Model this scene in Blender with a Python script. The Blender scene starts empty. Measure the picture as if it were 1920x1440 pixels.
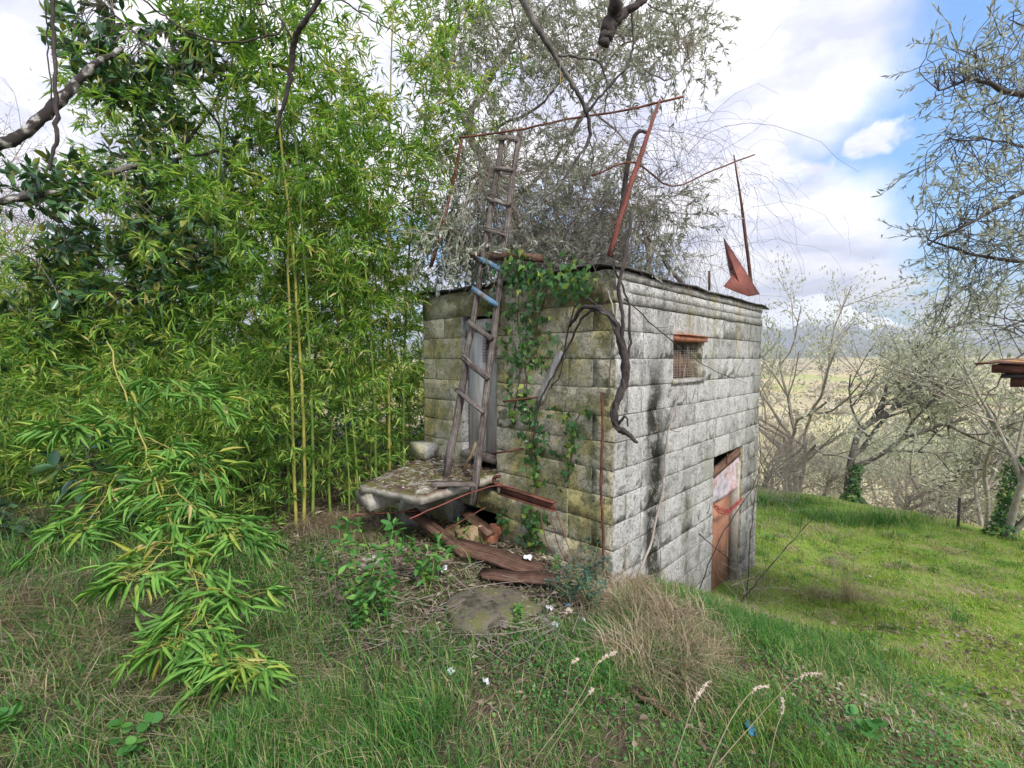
import bpy, math, random
import numpy as np
from mathutils import Vector
# ------------------------------------------------------------------ camera, world, sun, exposure
F = 870.0; CX, CY = 960.0, 720.0; PITCH = math.radians(3.16); EYE = 1.75
scn = bpy.context.scene; COL = scn.collection
cd = bpy.data.cameras.new('camera'); cam = bpy.data.objects.new('camera', cd); COL.objects.link(cam)
cd.sensor_width = 36; cd.lens = F/1920*36; cd.clip_start = .05; cd.clip_end = 20000
cam.location = (0, 0, EYE); cam.rotation_euler = (math.pi/2-PITCH, 0, 0); scn.camera = cam
cp, sp = math.cos(PITCH), math.sin(PITCH)
def ray(px, py):
    a = (px-CX)/F; b = (CY-py)/F
    return np.array([a, cp+b*sp, -sp+b*cp])
CAM = np.array([0, 0, EYE])
def W(px, py, d):                      # the point seen at a photo pixel, d metres ahead
    r = ray(px, py); return CAM + r*(d/r[1])
SUN_AZ, SUN_EL = math.radians(150), math.radians(44)     # azimuth from +Y towards +X
w = bpy.data.worlds.new('World'); scn.world = w; w.use_nodes = True
scn.view_settings.view_transform = 'Standard'; scn.view_settings.look = 'None'
scn.view_settings.exposure = 1.2; scn.view_settings.gamma = 1; scn.view_settings.use_curve_mapping = False
cy = scn.cycles
cy.max_bounces = 9; cy.diffuse_bounces = 6; cy.glossy_bounces = 2; cy.transmission_bounces = 5; cy.volume_bounces = 0
cy.use_adaptive_sampling = True; cy.adaptive_threshold = .02; cy.use_denoising = True
try: cy.denoiser = 'OPENIMAGEDENOISE'; cy.denoising_input_passes = 'RGB_ALBEDO_NORMAL'
except Exception: pass
cy.caustics_reflective = False; cy.caustics_refractive = False
sl = bpy.data.lights.new('sun', 'SUN'); so = bpy.data.objects.new('sun', sl); COL.objects.link(so)
sl.energy = 2.3; sl.angle = math.radians(12); sl.color = (1, .95, .86)
sd = Vector((math.sin(SUN_AZ)*math.cos(SUN_EL), math.cos(SUN_AZ)*math.cos(SUN_EL), math.sin(SUN_EL)))
so.rotation_euler = sd.to_track_quat('Z', 'Y').to_euler(); so.location = (5, -2, 12)
# ------------------------------------------------------------------ node helper
class NB:
    def __init__(s, tree): s.t = tree; tree.nodes.clear()
    def n(s, typ, ins=None, **props):
        nd = s.t.nodes.new(typ)
        for k, v in props.items(): setattr(nd, k, v)
        for k, v in (ins or {}).items(): s.put(nd.inputs[k], v)
        return nd
    def put(s, sock, v):
        if isinstance(v, bpy.types.NodeSocket): s.t.links.new(v, sock)
        else:
            if sock.type == 'RGBA' and len(v) == 3: v = (*v, 1)
            sock.default_value = v
    def m(s, op, a, b=0., c=0., clamp=False):
        nd = s.t.nodes.new('ShaderNodeMath'); nd.operation = op; nd.use_clamp = clamp
        for i, v in enumerate((a, b, c)): s.put(nd.inputs[i], v)
        return nd.outputs[0]
    def vm(s, op, a, b=(0, 0, 0), out=0, scale=None):
        nd = s.t.nodes.new('ShaderNodeVectorMath'); nd.operation = op
        s.put(nd.inputs[0], a)
        if scale is None: s.put(nd.inputs[1], b)
        else: s.put(nd.inputs['Scale'], scale)
        return nd.outputs[out]
    def mix(s, f, a, b, bt='MIX'):
        nd = s.t.nodes.new('ShaderNodeMix'); nd.data_type = 'RGBA'; nd.blend_type = bt
        s.put(nd.inputs[0], f); s.put(nd.inputs[6], a); s.put(nd.inputs[7], b)
        return nd.outputs[2]
    def ss(s, v, lo, hi):
        nd = s.t.nodes.new('ShaderNodeMapRange'); nd.interpolation_type = 'SMOOTHSTEP'
        s.put(nd.inputs[0], v); nd.inputs[1].default_value = lo; nd.inputs[2].default_value = hi
        return nd.outputs[0]
    def noise(s, vec, scale, detail=4., rough=.6, dist=0., out='Fac'):
        return s.n('ShaderNodeTexNoise', {'Vector': vec, 'Scale': scale, 'Detail': detail, 'Roughness': rough, 'Distortion': dist}).outputs[out]
    def ramp(s, f, stops):
        nd = s.t.nodes.new('ShaderNodeValToRGB'); s.put(nd.inputs[0], f); cr = nd.color_ramp
        while len(cr.elements) > 1: cr.elements.remove(cr.elements[0])
        for i, (p, c) in enumerate(stops):
            e = cr.elements[0] if i == 0 else cr.elements.new(p)
            e.position = p; e.color = (*c, 1)
        return nd.outputs[0]
    def pos(s): return s.n('ShaderNodeNewGeometry').outputs['Position']
    def obj(s): return s.n('ShaderNodeTexCoord').outputs['Object']
    def rnd(s): return s.n('ShaderNodeObjectInfo').outputs['Random']
    def attr(s, name='rnd'): return s.n('ShaderNodeAttribute', attribute_name=name).outputs['Fac']
# world: blue sky with broken bright cloud
b = NB(w.node_tree)
sky = b.n('ShaderNodeTexSky', sky_type='NISHITA'); sky.sun_disc = False
sky.sun_elevation = SUN_EL; sky.sun_rotation = SUN_AZ; sky.air_density = 1.2; sky.dust_density = .6; sky.ozone_density = 2
dirv = b.vm('NORMALIZE', b.n('ShaderNodeTexCoord').outputs['Generated'])
sx = b.n('ShaderNodeSeparateXYZ', {0: dirv}); z = b.m('MAXIMUM', sx.outputs[2], 0.)
k = b.m('DIVIDE', 1., b.m('ADD', z, .22))
pl = b.n('ShaderNodeCombineXYZ', {0: b.m('MULTIPLY', sx.outputs[0], k), 1: b.m('MULTIPLY', sx.outputs[1], k), 2: z}).outputs[0]
warp = b.noise(pl, 1.6, 5., .6, out='Color')
pw = b.vm('ADD', pl, b.vm('SCALE', b.vm('SUBTRACT', warp, (.5, .5, .5)), scale=.55))
cn = b.noise(pw, 1.15, 7., .55)
cover = b.ss(cn, .37, .50)
wn = b.n('ShaderNodeVectorMath', {0: dirv, 1: b.vm('SCALE', b.vm('SUBTRACT', b.noise(dirv, 6., 5., .6, out='Color'), (.5, .5, .5)), scale=.16)}, operation='ADD').outputs[0]
for px, py, r in ((1910, 20, .15), (1725, 165, .10), (1805, 95, .10), (1950, 260, .20), (1545, 243, .045), (1648, 305, .045), (1715, 400, .06), (1810, 420, .09), (1850, 320, .12), (330, 60, .06), (2150, 100, .25)):
    d = ray(px, py); d = d/np.linalg.norm(d)
    dist = b.vm('DISTANCE', wn, tuple(d), out=1)
    cover = b.m('MULTIPLY', cover, b.ss(dist, r*.75, r*1.25))
for px, py, r in ((1480, 100, .17), (1540, 180, .05), (1100, 60, .3), (700, 50, .3), (1500, 480, .16), (1300, 300, .2), (1600, 470, .06), (100, 100, .25), (1650, 250, .03)):
    d = ray(px, py); d = d/np.linalg.norm(d)
    dist = b.vm('DISTANCE', wn, tuple(d), out=1)
    cover = b.m('MAXIMUM', cover, b.m('MULTIPLY', b.m('SUBTRACT', 1., b.ss(dist, r*.6, r*1.2)), .98))
shade = b.noise(b.vm('MULTIPLY', pw, (1., 1., 2.)), 2.1, 6., .55)
ccol = b.ramp(shade, [(.38, (.62, .64, .82)), (.45, (.80, .80, .96)), (.50, (.98, .96, 1.03)), (.57, (1.18, 1.14, 1.15))])
bg1 = b.n('ShaderNodeBackground', {'Color': b.mix(1., sky.outputs[0], (.29, .78, 1.15), 'MULTIPLY'), 'Strength': .11})
bg2 = b.n('ShaderNodeBackground', {'Color': ccol, 'Strength': .60})
mx = b.n('ShaderNodeMixShader', {0: cover, 1: bg1.outputs[0], 2: bg2.outputs[0]})
b.n('ShaderNodeOutputWorld', {0: mx.outputs[0]})
# ------------------------------------------------------------------ geometry helpers
R = np.random.default_rng(7); random.seed(7)
def nrm(v):
    v = np.asarray(v, float); return v/np.maximum(np.linalg.norm(v, axis=-1, keepdims=True), 1e-9)
def U(a, b_, n=None): return R.uniform(a, b_, n)
class G:
    def __init__(s): s.v = []; s.t = []; s.q = []; s.r = []; s.n = 0
    def add(s, v, tris=None, quads=None, r=.5):
        v = np.asarray(v, float).reshape(-1, 3)
        if tris is not None and len(tris): s.t.append(np.asarray(tris, np.int64)+s.n)
        if quads is not None and len(quads): s.q.append(np.asarray(quads, np.int64)+s.n)
        s.v.append(v); s.r.append(np.broadcast_to(np.asarray(r, float), (len(v),))); s.n += len(v)
        return s
    def mesh(s, name, mat, smooth=False):
        me = bpy.data.meshes.new(name)
        V = np.concatenate(s.v) if s.v else np.zeros((0, 3))
        T = np.concatenate(s.t) if s.t else np.zeros((0, 3), np.int64)
        Q = np.concatenate(s.q) if s.q else np.zeros((0, 4), np.int64)
        me.vertices.add(len(V)); me.vertices.foreach_set('co', V.astype(np.float32).ravel())
        L = np.concatenate([T.ravel(), Q.ravel()])
        me.loops.add(len(L)); me.loops.foreach_set('vertex_index', L.astype(np.int32))
        st = np.concatenate([np.arange(len(T))*3, len(T)*3+np.arange(len(Q))*4])
        me.polygons.add(len(st)); me.polygons.foreach_set('loop_start', st.astype(np.int32))
        me.update(calc_edges=True)
        at = me.attributes.new('rnd', 'FLOAT', 'POINT'); at.data.foreach_set('value', np.concatenate(s.r).astype(np.float32) if s.r else [])
        if smooth: me.polygons.foreach_set('use_smooth', np.ones(len(st), bool))
        if mat: me.materials.append(mat)
        me.update()
        return me
    def build(s, name, mat, parent=None, smooth=False, **props):
        return link(name, s.mesh(name, mat, smooth), parent, **props)
def link(name, me, parent=None, loc=None, **props):
    o = bpy.data.objects.new(name, me); COL.objects.link(o)
    if parent: o.parent = parent
    if loc is not None: o.location = loc
    for k_, v_ in props.items(): o[k_] = v_
    return o
def thing(name, label, category, group=None, loc=(0, 0, 0)):
    o = bpy.data.objects.new(name, None); COL.objects.link(o); o.location = loc
    o['label'] = label; o['category'] = category
    if group: o['group'] = group
    return o
def smooth_path(P, n=None, jit=0.):
    P = np.asarray(P, float)
    if len(P) < 3: return P
    n = n or 4
    Pe = np.vstack([2*P[0]-P[1], P, 2*P[-1]-P[-2]]); out = []
    for i in range(len(P)-1):
        a, b_, c, d = Pe[i:i+4]
        for t in np.arange(n)/n:
            out.append(.5*((2*b_)+(-a+c)*t+(2*a-5*b_+4*c-d)*t*t+(-a+3*b_-3*c+d)*t**3))
    out.append(P[-1]); out = np.array(out)
    if jit: out[1:-1] += R.normal(0, jit, (len(out)-2, 3))
    return out
def tube(g, P, rad, sides=5, r=.5, cap=True, lump=0.):
    P = np.asarray(P, float); n = len(P)
    rad = np.interp(np.linspace(0, 1, n), np.linspace(0, 1, len(np.atleast_1d(rad))), np.atleast_1d(rad))
    T = nrm(np.gradient(P, axis=0))
    u = np.cross(T[0], [0, 0, 1.]);
    if np.linalg.norm(u) < .1: u = np.cross(T[0], [1., 0, 0])
    u = nrm(u); a = np.arange(sides)*2*np.pi/sides; V = []
    for i in range(n):
        u = nrm(u-T[i]*np.dot(u, T[i])); v = np.cross(T[i], u)
        rr = rad[i]*(1+(R.normal(0, lump, sides) if lump else 0))
        V.append(P[i]+(np.cos(a)*rr)[:, None]*u+(np.sin(a)*rr)[:, None]*v)
    V = np.concatenate(V); i0 = np.arange(n-1)[:, None]*sides; j = np.arange(sides)[None]
    j2 = (j+1) % sides
    Q = np.stack([i0+j, i0+j2, i0+sides+j2, i0+sides+j], -1).reshape(-1, 4)
    tr = []
    if cap and sides > 2:
        if r == 'ang': r = np.tile(np.abs(a-np.pi)*rad[0]*10, n)
        tr = [(0, k_+1, k_) for k_ in range(1, sides-1)]+[((n-1)*sides, (n-1)*sides+k_, (n-1)*sides+k_+1) for k_ in range(1, sides-1)]
    g.add(V, tr, Q, r)
def box(g, c, s_, axes=None, r=.5, jit=0.):
    ax = np.eye(3) if axes is None else np.asarray(axes)
    v = np.array([[x, y, z_] for x in (-.5, .5) for y in (-.5, .5) for z_ in (-.5, .5)])*np.asarray(s_)
    if jit: v = v+R.normal(0, jit, v.shape)
    q = [(0, 1, 3, 2), (4, 6, 7, 5), (0, 4, 5, 1), (2, 3, 7, 6), (0, 2, 6, 4), (1, 5, 7, 3)]
    g.add(np.asarray(c)+v@ax, None, q, r)
def plank(g, A, B, wid, thk, up=(0, 0, 1), r=.5, seg=6, jit=.003, tw=0.):
    """a rough sawn board from A to B"""
    A = np.asarray(A, float); B = np.asarray(B, float); d = nrm(B-A); s_ = nrm(np.cross(d, up)); u = np.cross(s_, d)
    V = []
    for i in range(seg+1):
        c = A+(B-A)*i/seg+R.normal(0, jit, 3)
        w_ = wid*(1+R.normal(0, .04)); a = tw*i/seg; s2 = s_*math.cos(a)+u*math.sin(a); u2 = np.cross(s2, d)
        for sx_, ux in ((-.5, -.5), (.5, -.5), (.5, .5), (0.1, .5), (-.5, .5)):
            V.append(c+s2*w_*sx_+u2*thk*ux+R.normal(0, jit*.5, 3)+(d*R.normal(0, .012) if i in (0, seg) else 0))
    Q = [(i*5+j, i*5+(j+1) % 5, i*5+5+(j+1) % 5, i*5+5+j) for i in range(seg) for j in range(5)]
    t = [(0, 2, 1), (0, 3, 2), (0, 4, 3)]; o = seg*5; t += [(o, o+1, o+2), (o, o+2, o+3), (o, o+3, o+4)]
    g.add(V, t, Q, np.tile([0., wid, wid+.03, wid*.4+.03, 0.03], seg+1)*10)
TPL = {
 'bamboo': (np.array([(0, 0, 0), (.25, -.5, .08), (.4, 0, -.02), (.25, .5, .08), (.65, -.36, .05), (.65, .36, .05), (1, 0, -.12)]),
            [(0, 2, 1), (0, 3, 2), (1, 2, 4), (2, 3, 5), (2, 6, 4), (2, 5, 6)]),
 'thin': (np.array([(0, 0, 0), (.35, -.5, .06), (.4, 0, -.03), (.35, .5, .06), (1, 0, -.12)]), [(0, 2, 1), (0, 3, 2), (1, 2, 4), (2, 3, 4)]),
 'olive': (np.array([(0, 0, 0), (.5, -.5, .04), (1, 0, 0), (.5, .5, .04)]), [(0, 2, 1), (0, 3, 2)]),
 'broad': (np.array([(0, 0, 0), (.28, -.42, .08), (.65, -.46, .05), (1, 0, -.08), (.65, .46, .05), (.28, .42, .08), (.5, 0, -.06)]),
           [(6, 1, 0), (6, 2, 1), (6, 3, 2), (6, 4, 3), (6, 5, 4), (6, 0, 5)]),
 'ivy': (np.array([(0, 0, 0), (-.18, -.32, .03), (.12, -.62, .0), (.35, -.3, .05), (1, 0, -.05), (.35, .3, .05), (.12, .62, .0), (-.18, .32, .03), (.2, 0, .06)]),
         [(8, i+1 if i < 7 else 0, i) for i in range(8)]),
 'round': (np.array([(0, 0, 0), (.2, -.42, .05), (.6, -.5, .05), (.95, -.2, 0), (.95, .2, 0), (.6, .5, .05), (.2, .42, .05)]), [(0, i+1, i) for i in range(1, 6)]),
 'scale': (np.array([(0, 0, 0), (.5, -.5, .1), (1, 0, 0), (.5, .5, .1)]), [(0, 2, 1), (0, 3, 2)]),
}
def leaves(g, P, D, N, L, Wd, kind, rnd=None):
    P = np.asarray(P, float).reshape(-1, 3); n = len(P)
    if not n: return
    D = nrm(np.broadcast_to(D, (n, 3))); N = np.broadcast_to(N, (n, 3)); S = np.cross(N, D)
    bad = np.linalg.norm(S, axis=1) < .05; S = np.where(bad[:, None], np.cross([0.3, .9, .1], D), S); S = nrm(S); N = np.cross(D, S)
    L = np.broadcast_to(L, (n,)); Wd = np.broadcast_to(Wd, (n,))
    tv, tt = TPL[kind]; tt = np.array(tt); k_ = len(tv)
    V = P[:, None]+tv[None, :, 0:1]*D[:, None]*L[:, None, None]+tv[None, :, 1:2]*S[:, None]*Wd[:, None, None]+tv[None, :, 2:3]*N[:, None]*L[:, None, None]
    T = (tt[None]+(np.arange(n)*k_)[:, None, None]).reshape(-1, 3)
    rr = R.uniform(0, 1, n) if rnd is None else np.broadcast_to(rnd, (n,))
    g.add(V.reshape(-1, 3), T, None, np.repeat(rr, k_))
def blades(g, P, H, Wd, lean, rnd=None, az=None, curl=1.):
    """grass blades: base, middle pair, tip"""
    P = np.asarray(P, float); n = len(P)
    if not n: return
    a = R.uniform(0, 2*np.pi, n) if az is None else az
    D = np.stack([np.cos(a), np.sin(a), np.zeros(n)], 1); S = np.stack([-np.sin(a), np.cos(a), np.zeros(n)], 1)
    th = R.uniform(0, 2*np.pi, n)[:, None]*.3; S = nrm(S+D*np.sin(th)*.8)
    H = np.broadcast_to(H, (n,))[:, None]; Wd = np.broadcast_to(Wd, (n,))[:, None]; lean = np.broadcast_to(lean, (n,))[:, None]
    Z = np.array([0, 0, 1.])
    p1 = P+Z*H*.5*(1-lean*.25)+D*H*.3*lean*curl; p2 = P+Z*H*(.95-lean*.55)+D*H*lean*.85
    V = np.stack([P-S*Wd*.5, P+S*Wd*.5, p1-S*Wd*.42, p1+S*Wd*.42, p2], 1).reshape(-1, 3)
    T = (np.array([(0, 1, 3), (0, 3, 2), (2, 3, 4)])[None]+(np.arange(n)*5)[:, None, None]).reshape(-1, 3)
    rr = R.uniform(0, 1, n) if rnd is None else rnd
    g.add(V, T, None, np.repeat(rr, 5))
def rdir(n, zlo=-1., zhi=1.):
    z_ = R.uniform(zlo, zhi, n); a = R.uniform(0, 2*np.pi, n); s_ = np.sqrt(1-z_*z_)
    return np.stack([s_*np.cos(a), s_*np.sin(a), z_], 1)
# ------------------------------------------------------------------ materials
def mat(name): m_ = bpy.data.materials.new(name); m_.use_nodes = True; return m_, NB(m_.node_tree)
def leafmat(name, stops, trans=.35, rough=.5, spec=.3, objvar=.12, tint=(1.15, 1.2, .6)):
    m_, n = mat(name); r_ = n.attr()
    f = n.m('ADD', r_, n.m('MULTIPLY', n.m('SUBTRACT', n.rnd(), .5), objvar*2))
    f = n.m('ADD', f, n.m('MULTIPLY', n.m('SUBTRACT', n.noise(n.pos(), 1.7, 2.), .5), .7))
    c = n.ramp(f, stops)
    p = n.n('ShaderNodeBsdfPrincipled', {'Base Color': c, 'Roughness': rough, 'Specular IOR Level': spec})
    t = n.n('ShaderNodeBsdfTranslucent', {'Color': n.mix(1., c, tint, 'MULTIPLY')})
    mx_ = n.n('ShaderNodeMixShader', {0: trans, 1: p.outputs[0], 2: t.outputs[0]})
    n.n('ShaderNodeOutputMaterial', {0: mx_.outputs[0]}); return m_
def solid(name, stops, scale=8., rough=.8, bump=.3, bscale=60., stretch=(1, 1, 1), metal=0., useobj=True, spec=.3, dist=.004):
    m_, n = mat(name); co = n.vm('MULTIPLY', n.obj() if useobj else n.pos(), stretch)
    f = n.m('ADD', n.noise(co, scale, 6., .65), n.m('MULTIPLY', n.m('SUBTRACT', n.rnd(), .5), .12))
    c = n.ramp(f, stops)
    hgt = n.noise(co, bscale, 5., .7)
    bp = n.n('ShaderNodeBump', {'Height': hgt, 'Strength': bump, 'Distance': dist})
    p = n.n('ShaderNodeBsdfPrincipled', {'Base Color': c, 'Roughness': rough, 'Metallic': metal, 'Normal': bp.outputs[0], 'Specular IOR Level': spec})
    n.n('ShaderNodeOutputMaterial', {0: p.outputs[0]}); return m_
M = {}
M['bamboo_leaf'] = leafmat('bamboo_leaf', [(0, (.08, .19, .045)), (.35, (.18, .36, .07)), (.7, (.33, .50, .10)), (.92, (.50, .58, .14)), (1, (.58, .50, .22))], .45)
M['bamboo_near'] = leafmat('bamboo_near', [(0, (.08, .20, .04)), (.5, (.14, .32, .06)), (.85, (.23, .42, .08)), (.97, (.42, .42, .08)), (1, (.5, .42, .2))], .3)
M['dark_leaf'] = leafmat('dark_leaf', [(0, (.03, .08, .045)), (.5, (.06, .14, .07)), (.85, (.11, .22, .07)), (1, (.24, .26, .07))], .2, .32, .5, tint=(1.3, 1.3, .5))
M['olive_leaf'] = leafmat('olive_leaf', [(0, (.16, .19, .15)), (.5, (.32, .35, .28)), (1, (.54, .55, .48))], .32, .5, .35, tint=(1.05, 1.05, .8))
M['pale_olive_leaf'] = leafmat('pale_olive_leaf', [(0, (.28, .31, .21)), (.5, (.46, .48, .36)), (1, (.62, .62, .50))], .4, .6, .3, tint=(1.05, 1.05, .85))
M['weed_leaf'] = leafmat('weed_leaf', [(0, (.05, .16, .04)), (.6, (.09, .25, .06)), (1, (.18, .36, .08))], .3, .5)
M['ivy_leaf'] = leafmat('ivy_leaf', [(0, (.03, .09, .03)), (.6, (.065, .17, .05)), (.9, (.13, .26, .05)), (1, (.28, .36, .06))], .18, .38, .45)
M['spurge_leaf'] = leafmat('spurge_leaf', [(0, (.03, .08, .06)), (1, (.07, .15, .11))], .15)
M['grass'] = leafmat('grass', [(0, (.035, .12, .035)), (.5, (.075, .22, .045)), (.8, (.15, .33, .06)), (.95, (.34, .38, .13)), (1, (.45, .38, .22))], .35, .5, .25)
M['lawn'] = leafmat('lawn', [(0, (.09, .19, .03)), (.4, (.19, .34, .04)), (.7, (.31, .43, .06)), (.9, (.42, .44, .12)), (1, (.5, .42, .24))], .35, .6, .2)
M['dry'] = leafmat('dry_grass', [(0, (.20, .15, .09)), (.5, (.36, .29, .19)), (1, (.56, .48, .35))], .25, .7, .2, tint=(1.1, 1., .8))
M['litter'] = leafmat('litter', [(0, (.10, .075, .055)), (.5, (.20, .155, .11)), (.9, (.34, .28, .21)), (1, (.5, .45, .38))], .1, .8, .15, tint=(1.1, 1., .8))
M['far_leaf'] = leafmat('far_leaf', [(0, (.14, .20, .05)), (.5, (.26, .33, .09)), (1, (.42, .45, .14))], .4, .7, .15)
M['brush'] = leafmat('brush', [(0, (.28, .24, .18)), (.5, (.44, .39, .31)), (1, (.58, .53, .43))], .1, .8, .1)
M['bark'] = solid('bark', [(.3, (.05, .04, .038)), (.5, (.13, .11, .10)), (.62, (.24, .22, .20))], 6., .9, .6, 40.)
M['bark_lichen'] = solid('bark_lichen', [(.3, (.035, .03, .03)), (.5, (.09, .08, .078)), (.60, (.20, .19, .17)), (.645, (.24, .22, .18)), (.67, (.55, .36, .04)), (.8, (.62, .42, .05))], 5., .9, .7, 40.)
M['bark_dark'] = solid('bark_dark', [(.3, (.025, .02, .02)), (.6, (.08, .065, .06)), (.75, (.22, .21, .19))], 8., .9, .6, 50.)
M['bark_pale'] = solid('bark_pale', [(.3, (.22, .18, .15)), (.6, (.36, .32, .28)), (.75, (.5, .47, .43))], 8., .9, .4, 50.)
M['bark_mid'] = solid('bark_mid', [(.3, (.19, .16, .13)), (.5, (.32, .28, .23)), (.7, (.46, .42, .36))], 8., .9, .3, 50.)
M['bark_mottled'] = solid('bark_mottled', [(.44, (.03, .025, .024)), (.50, (.09, .08, .075)), (.55, (.34, .33, .31)), (.7, (.42, .41, .38))], 11., .9, .6, 60.)
M['twig_pale'] = solid('twig_pale', [(.3, (.24, .20, .17)), (.7, (.44, .38, .33))], 6., .9, .1)
M['twig'] = solid('twig', [(.3, (.10, .08, .075)), (.7, (.24, .20, .18))], 6., .9, .1)
M['culm'] = solid('culm', [(.3, (.11, .19, .04)), (.55, (.20, .28, .06)), (.75, (.34, .34, .10))], 3., .45, .05, 20., (1, 1, .4))
M['culm_yellow'] = solid('culm_yellow', [(.3, (.26, .26, .06)), (.7, (.45, .38, .11))], 3., .45, .05, 20., (1, 1, .4))
def woodmat(name, stops, fr=7., k_=1.2):
    m_, n = mat(name); a = n.attr(); co = n.vm('ADD', n.vm('SCALE', n.pos(), scale=k_), n.n('ShaderNodeCombineXYZ', {0: n.m('MULTIPLY', a, fr)}).outputs[0])
    f = n.m('ADD', n.m('MULTIPLY', n.noise(co, 2.2, 6., .65), .75), n.m('MULTIPLY', n.noise(n.pos(), 14., 4.), .25)); c = n.ramp(f, stops)
    bp = n.n('ShaderNodeBump', {'Height': n.noise(co, 3.5, 5., .7), 'Strength': .9, 'Distance': .012})
    p = n.n('ShaderNodeBsdfPrincipled', {'Base Color': c, 'Roughness': .9, 'Normal': bp.outputs[0], 'Specular IOR Level': .2}); n.n('ShaderNodeOutputMaterial', {0: p.outputs[0]}); return m_
M['wood'] = woodmat('weathered_wood', [(.38, (.03, .022, .02)), (.47, (.13, .105, .095)), (.56, (.27, .235, .215)), (.66, (.42, .38, .36))])
M['wood_brown'] = woodmat('brown_wood', [(.38, (.035, .02, .015)), (.48, (.13, .07, .05)), (.58, (.22, .135, .10)), (.68, (.34, .25, .19))])
M['wood_door'] = solid('door_board', [(.3, (.24, .21, .19)), (.5, (.48, .45, .43)), (.7, (.62, .60, .59)), (.85, (.70, .68, .67))], 5., .9, .5, 25., (5, 5, .5), useobj=False)
M['blue_paint'] = solid('flaking_blue_paint', [(.42, (.10, .20, .33)), (.52, (.16, .29, .42)), (.56, (.22, .16, .13)), (.7, (.13, .09, .075))], 14., .8, .5, 40.)
M['rust'] = solid('rust', [(.3, (.055, .024, .017)), (.5, (.13, .05, .032)), (.7, (.24, .10, .06))], 9., .85, .4, 60.)
M['rust_red'] = solid('rust_red', [(.3, (.14, .045, .035)), (.6, (.24, .075, .055)), (.8, (.32, .12, .085))], 5., .75, .2, 60.)
M['terracotta'] = solid('terracotta', [(.35, (.26, .10, .06)), (.52, (.44, .18, .11)), (.7, (.52, .30, .20))], 9., .85, .3, 60.)
M['buff'] = solid('buff_brick', [(.35, (.17, .12, .07)), (.5, (.34, .24, .14)), (.7, (.46, .36, .24))], 9., .9, .4, 50.)
M['plastic'] = solid('white_plastic', [(.3, (.6, .62, .66)), (.7, (.8, .82, .86))], 9., .4, .1)
M['plastic_pink'] = solid('pinkish_sheet', [(.38, (.36, .20, .20)), (.47, (.50, .36, .38)), (.55, (.56, .50, .55)), (.66, (.34, .32, .38))], 5., .6, .6, 10., dist=.03)
M['red_net'] = solid('red_net', [(.4, (.20, .02, .02)), (.7, (.42, .06, .05))], 9., .6, .1)
M['blue'] = solid('blue_scrap', [(.3, (.03, .16, .34)), (.7, (.10, .32, .52))], 9., .5, .2)
M['board_brown'] = solid('brown_board', [(.3, (.24, .10, .06)), (.55, (.38, .19, .12)), (.8, (.5, .30, .22))], 4., .8, .2, 40.)
M['dark'] = solid('dark_soot', [(.3, (.015, .013, .012)), (.7, (.04, .035, .03))], 4., 1., .2)
M['steel'] = solid('dull_steel', [(.3, (.07, .06, .06)), (.7, (.17, .15, .15))], 9., .6, .1, metal=.4)
M['stone'] = solid('old_stone', [(.35, (.06, .05, .035)), (.46, (.15, .13, .10)), (.55, (.12, .12, .04)), (.66, (.30, .28, .25))], 7., .95, 1., 25., dist=.02)
M['sheet'] = solid('roof_sheet', [(.3, (.03, .027, .028)), (.6, (.08, .07, .07)), (.8, (.16, .12, .10))], 7., .8, .3)
M['seed'] = solid('seed_head', [(.3, (.42, .33, .24)), (.7, (.66, .56, .46))], 20., .9, .2)
M['lichen_tile'] = solid('lichen_tile', [(.40, (.10, .045, .035)), (.54, (.20, .11, .09)), (.58, (.6, .30, .03)), (.7, (.72, .45, .06))], 5., .9, .6, 30.)
# wall geometry
C0 = W(1148, 1112, 3.5)[:2]; C0 = np.array([C0[0], 3.5])
ra = math.atan2(1790-CX, F); RD = np.array([math.sin(ra), math.cos(ra), 0]); la = -(math.pi/2-ra); LD = np.array([math.sin(la), math.cos(la), 0])
RN = np.array([RD[1], -RD[0], 0]); LN = np.array([LD[1], -LD[0], 0])*-1
if RN[1] > 0: RN = -RN
if LN[1] > 0: LN = -LN
C3 = np.array([C0[0], C0[1], 0])
def onplane(px, py, N_, out=0.):
    r_ = ray(px, py); t = (np.dot(C3+N_*out-CAM, N_))/np.dot(r_, N_); return CAM+r_*t
def RP(px, py, out=0.): return onplane(px, py, RN, out)
def LP(px, py, out=0.): return onplane(px, py, LN, out)
def rt(px, py): p = RP(px, py); return np.dot(p-C3, RD), p[2]
def lt(px, py): p = LP(px, py); return np.dot(p-C3, LD), p[2]
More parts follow.
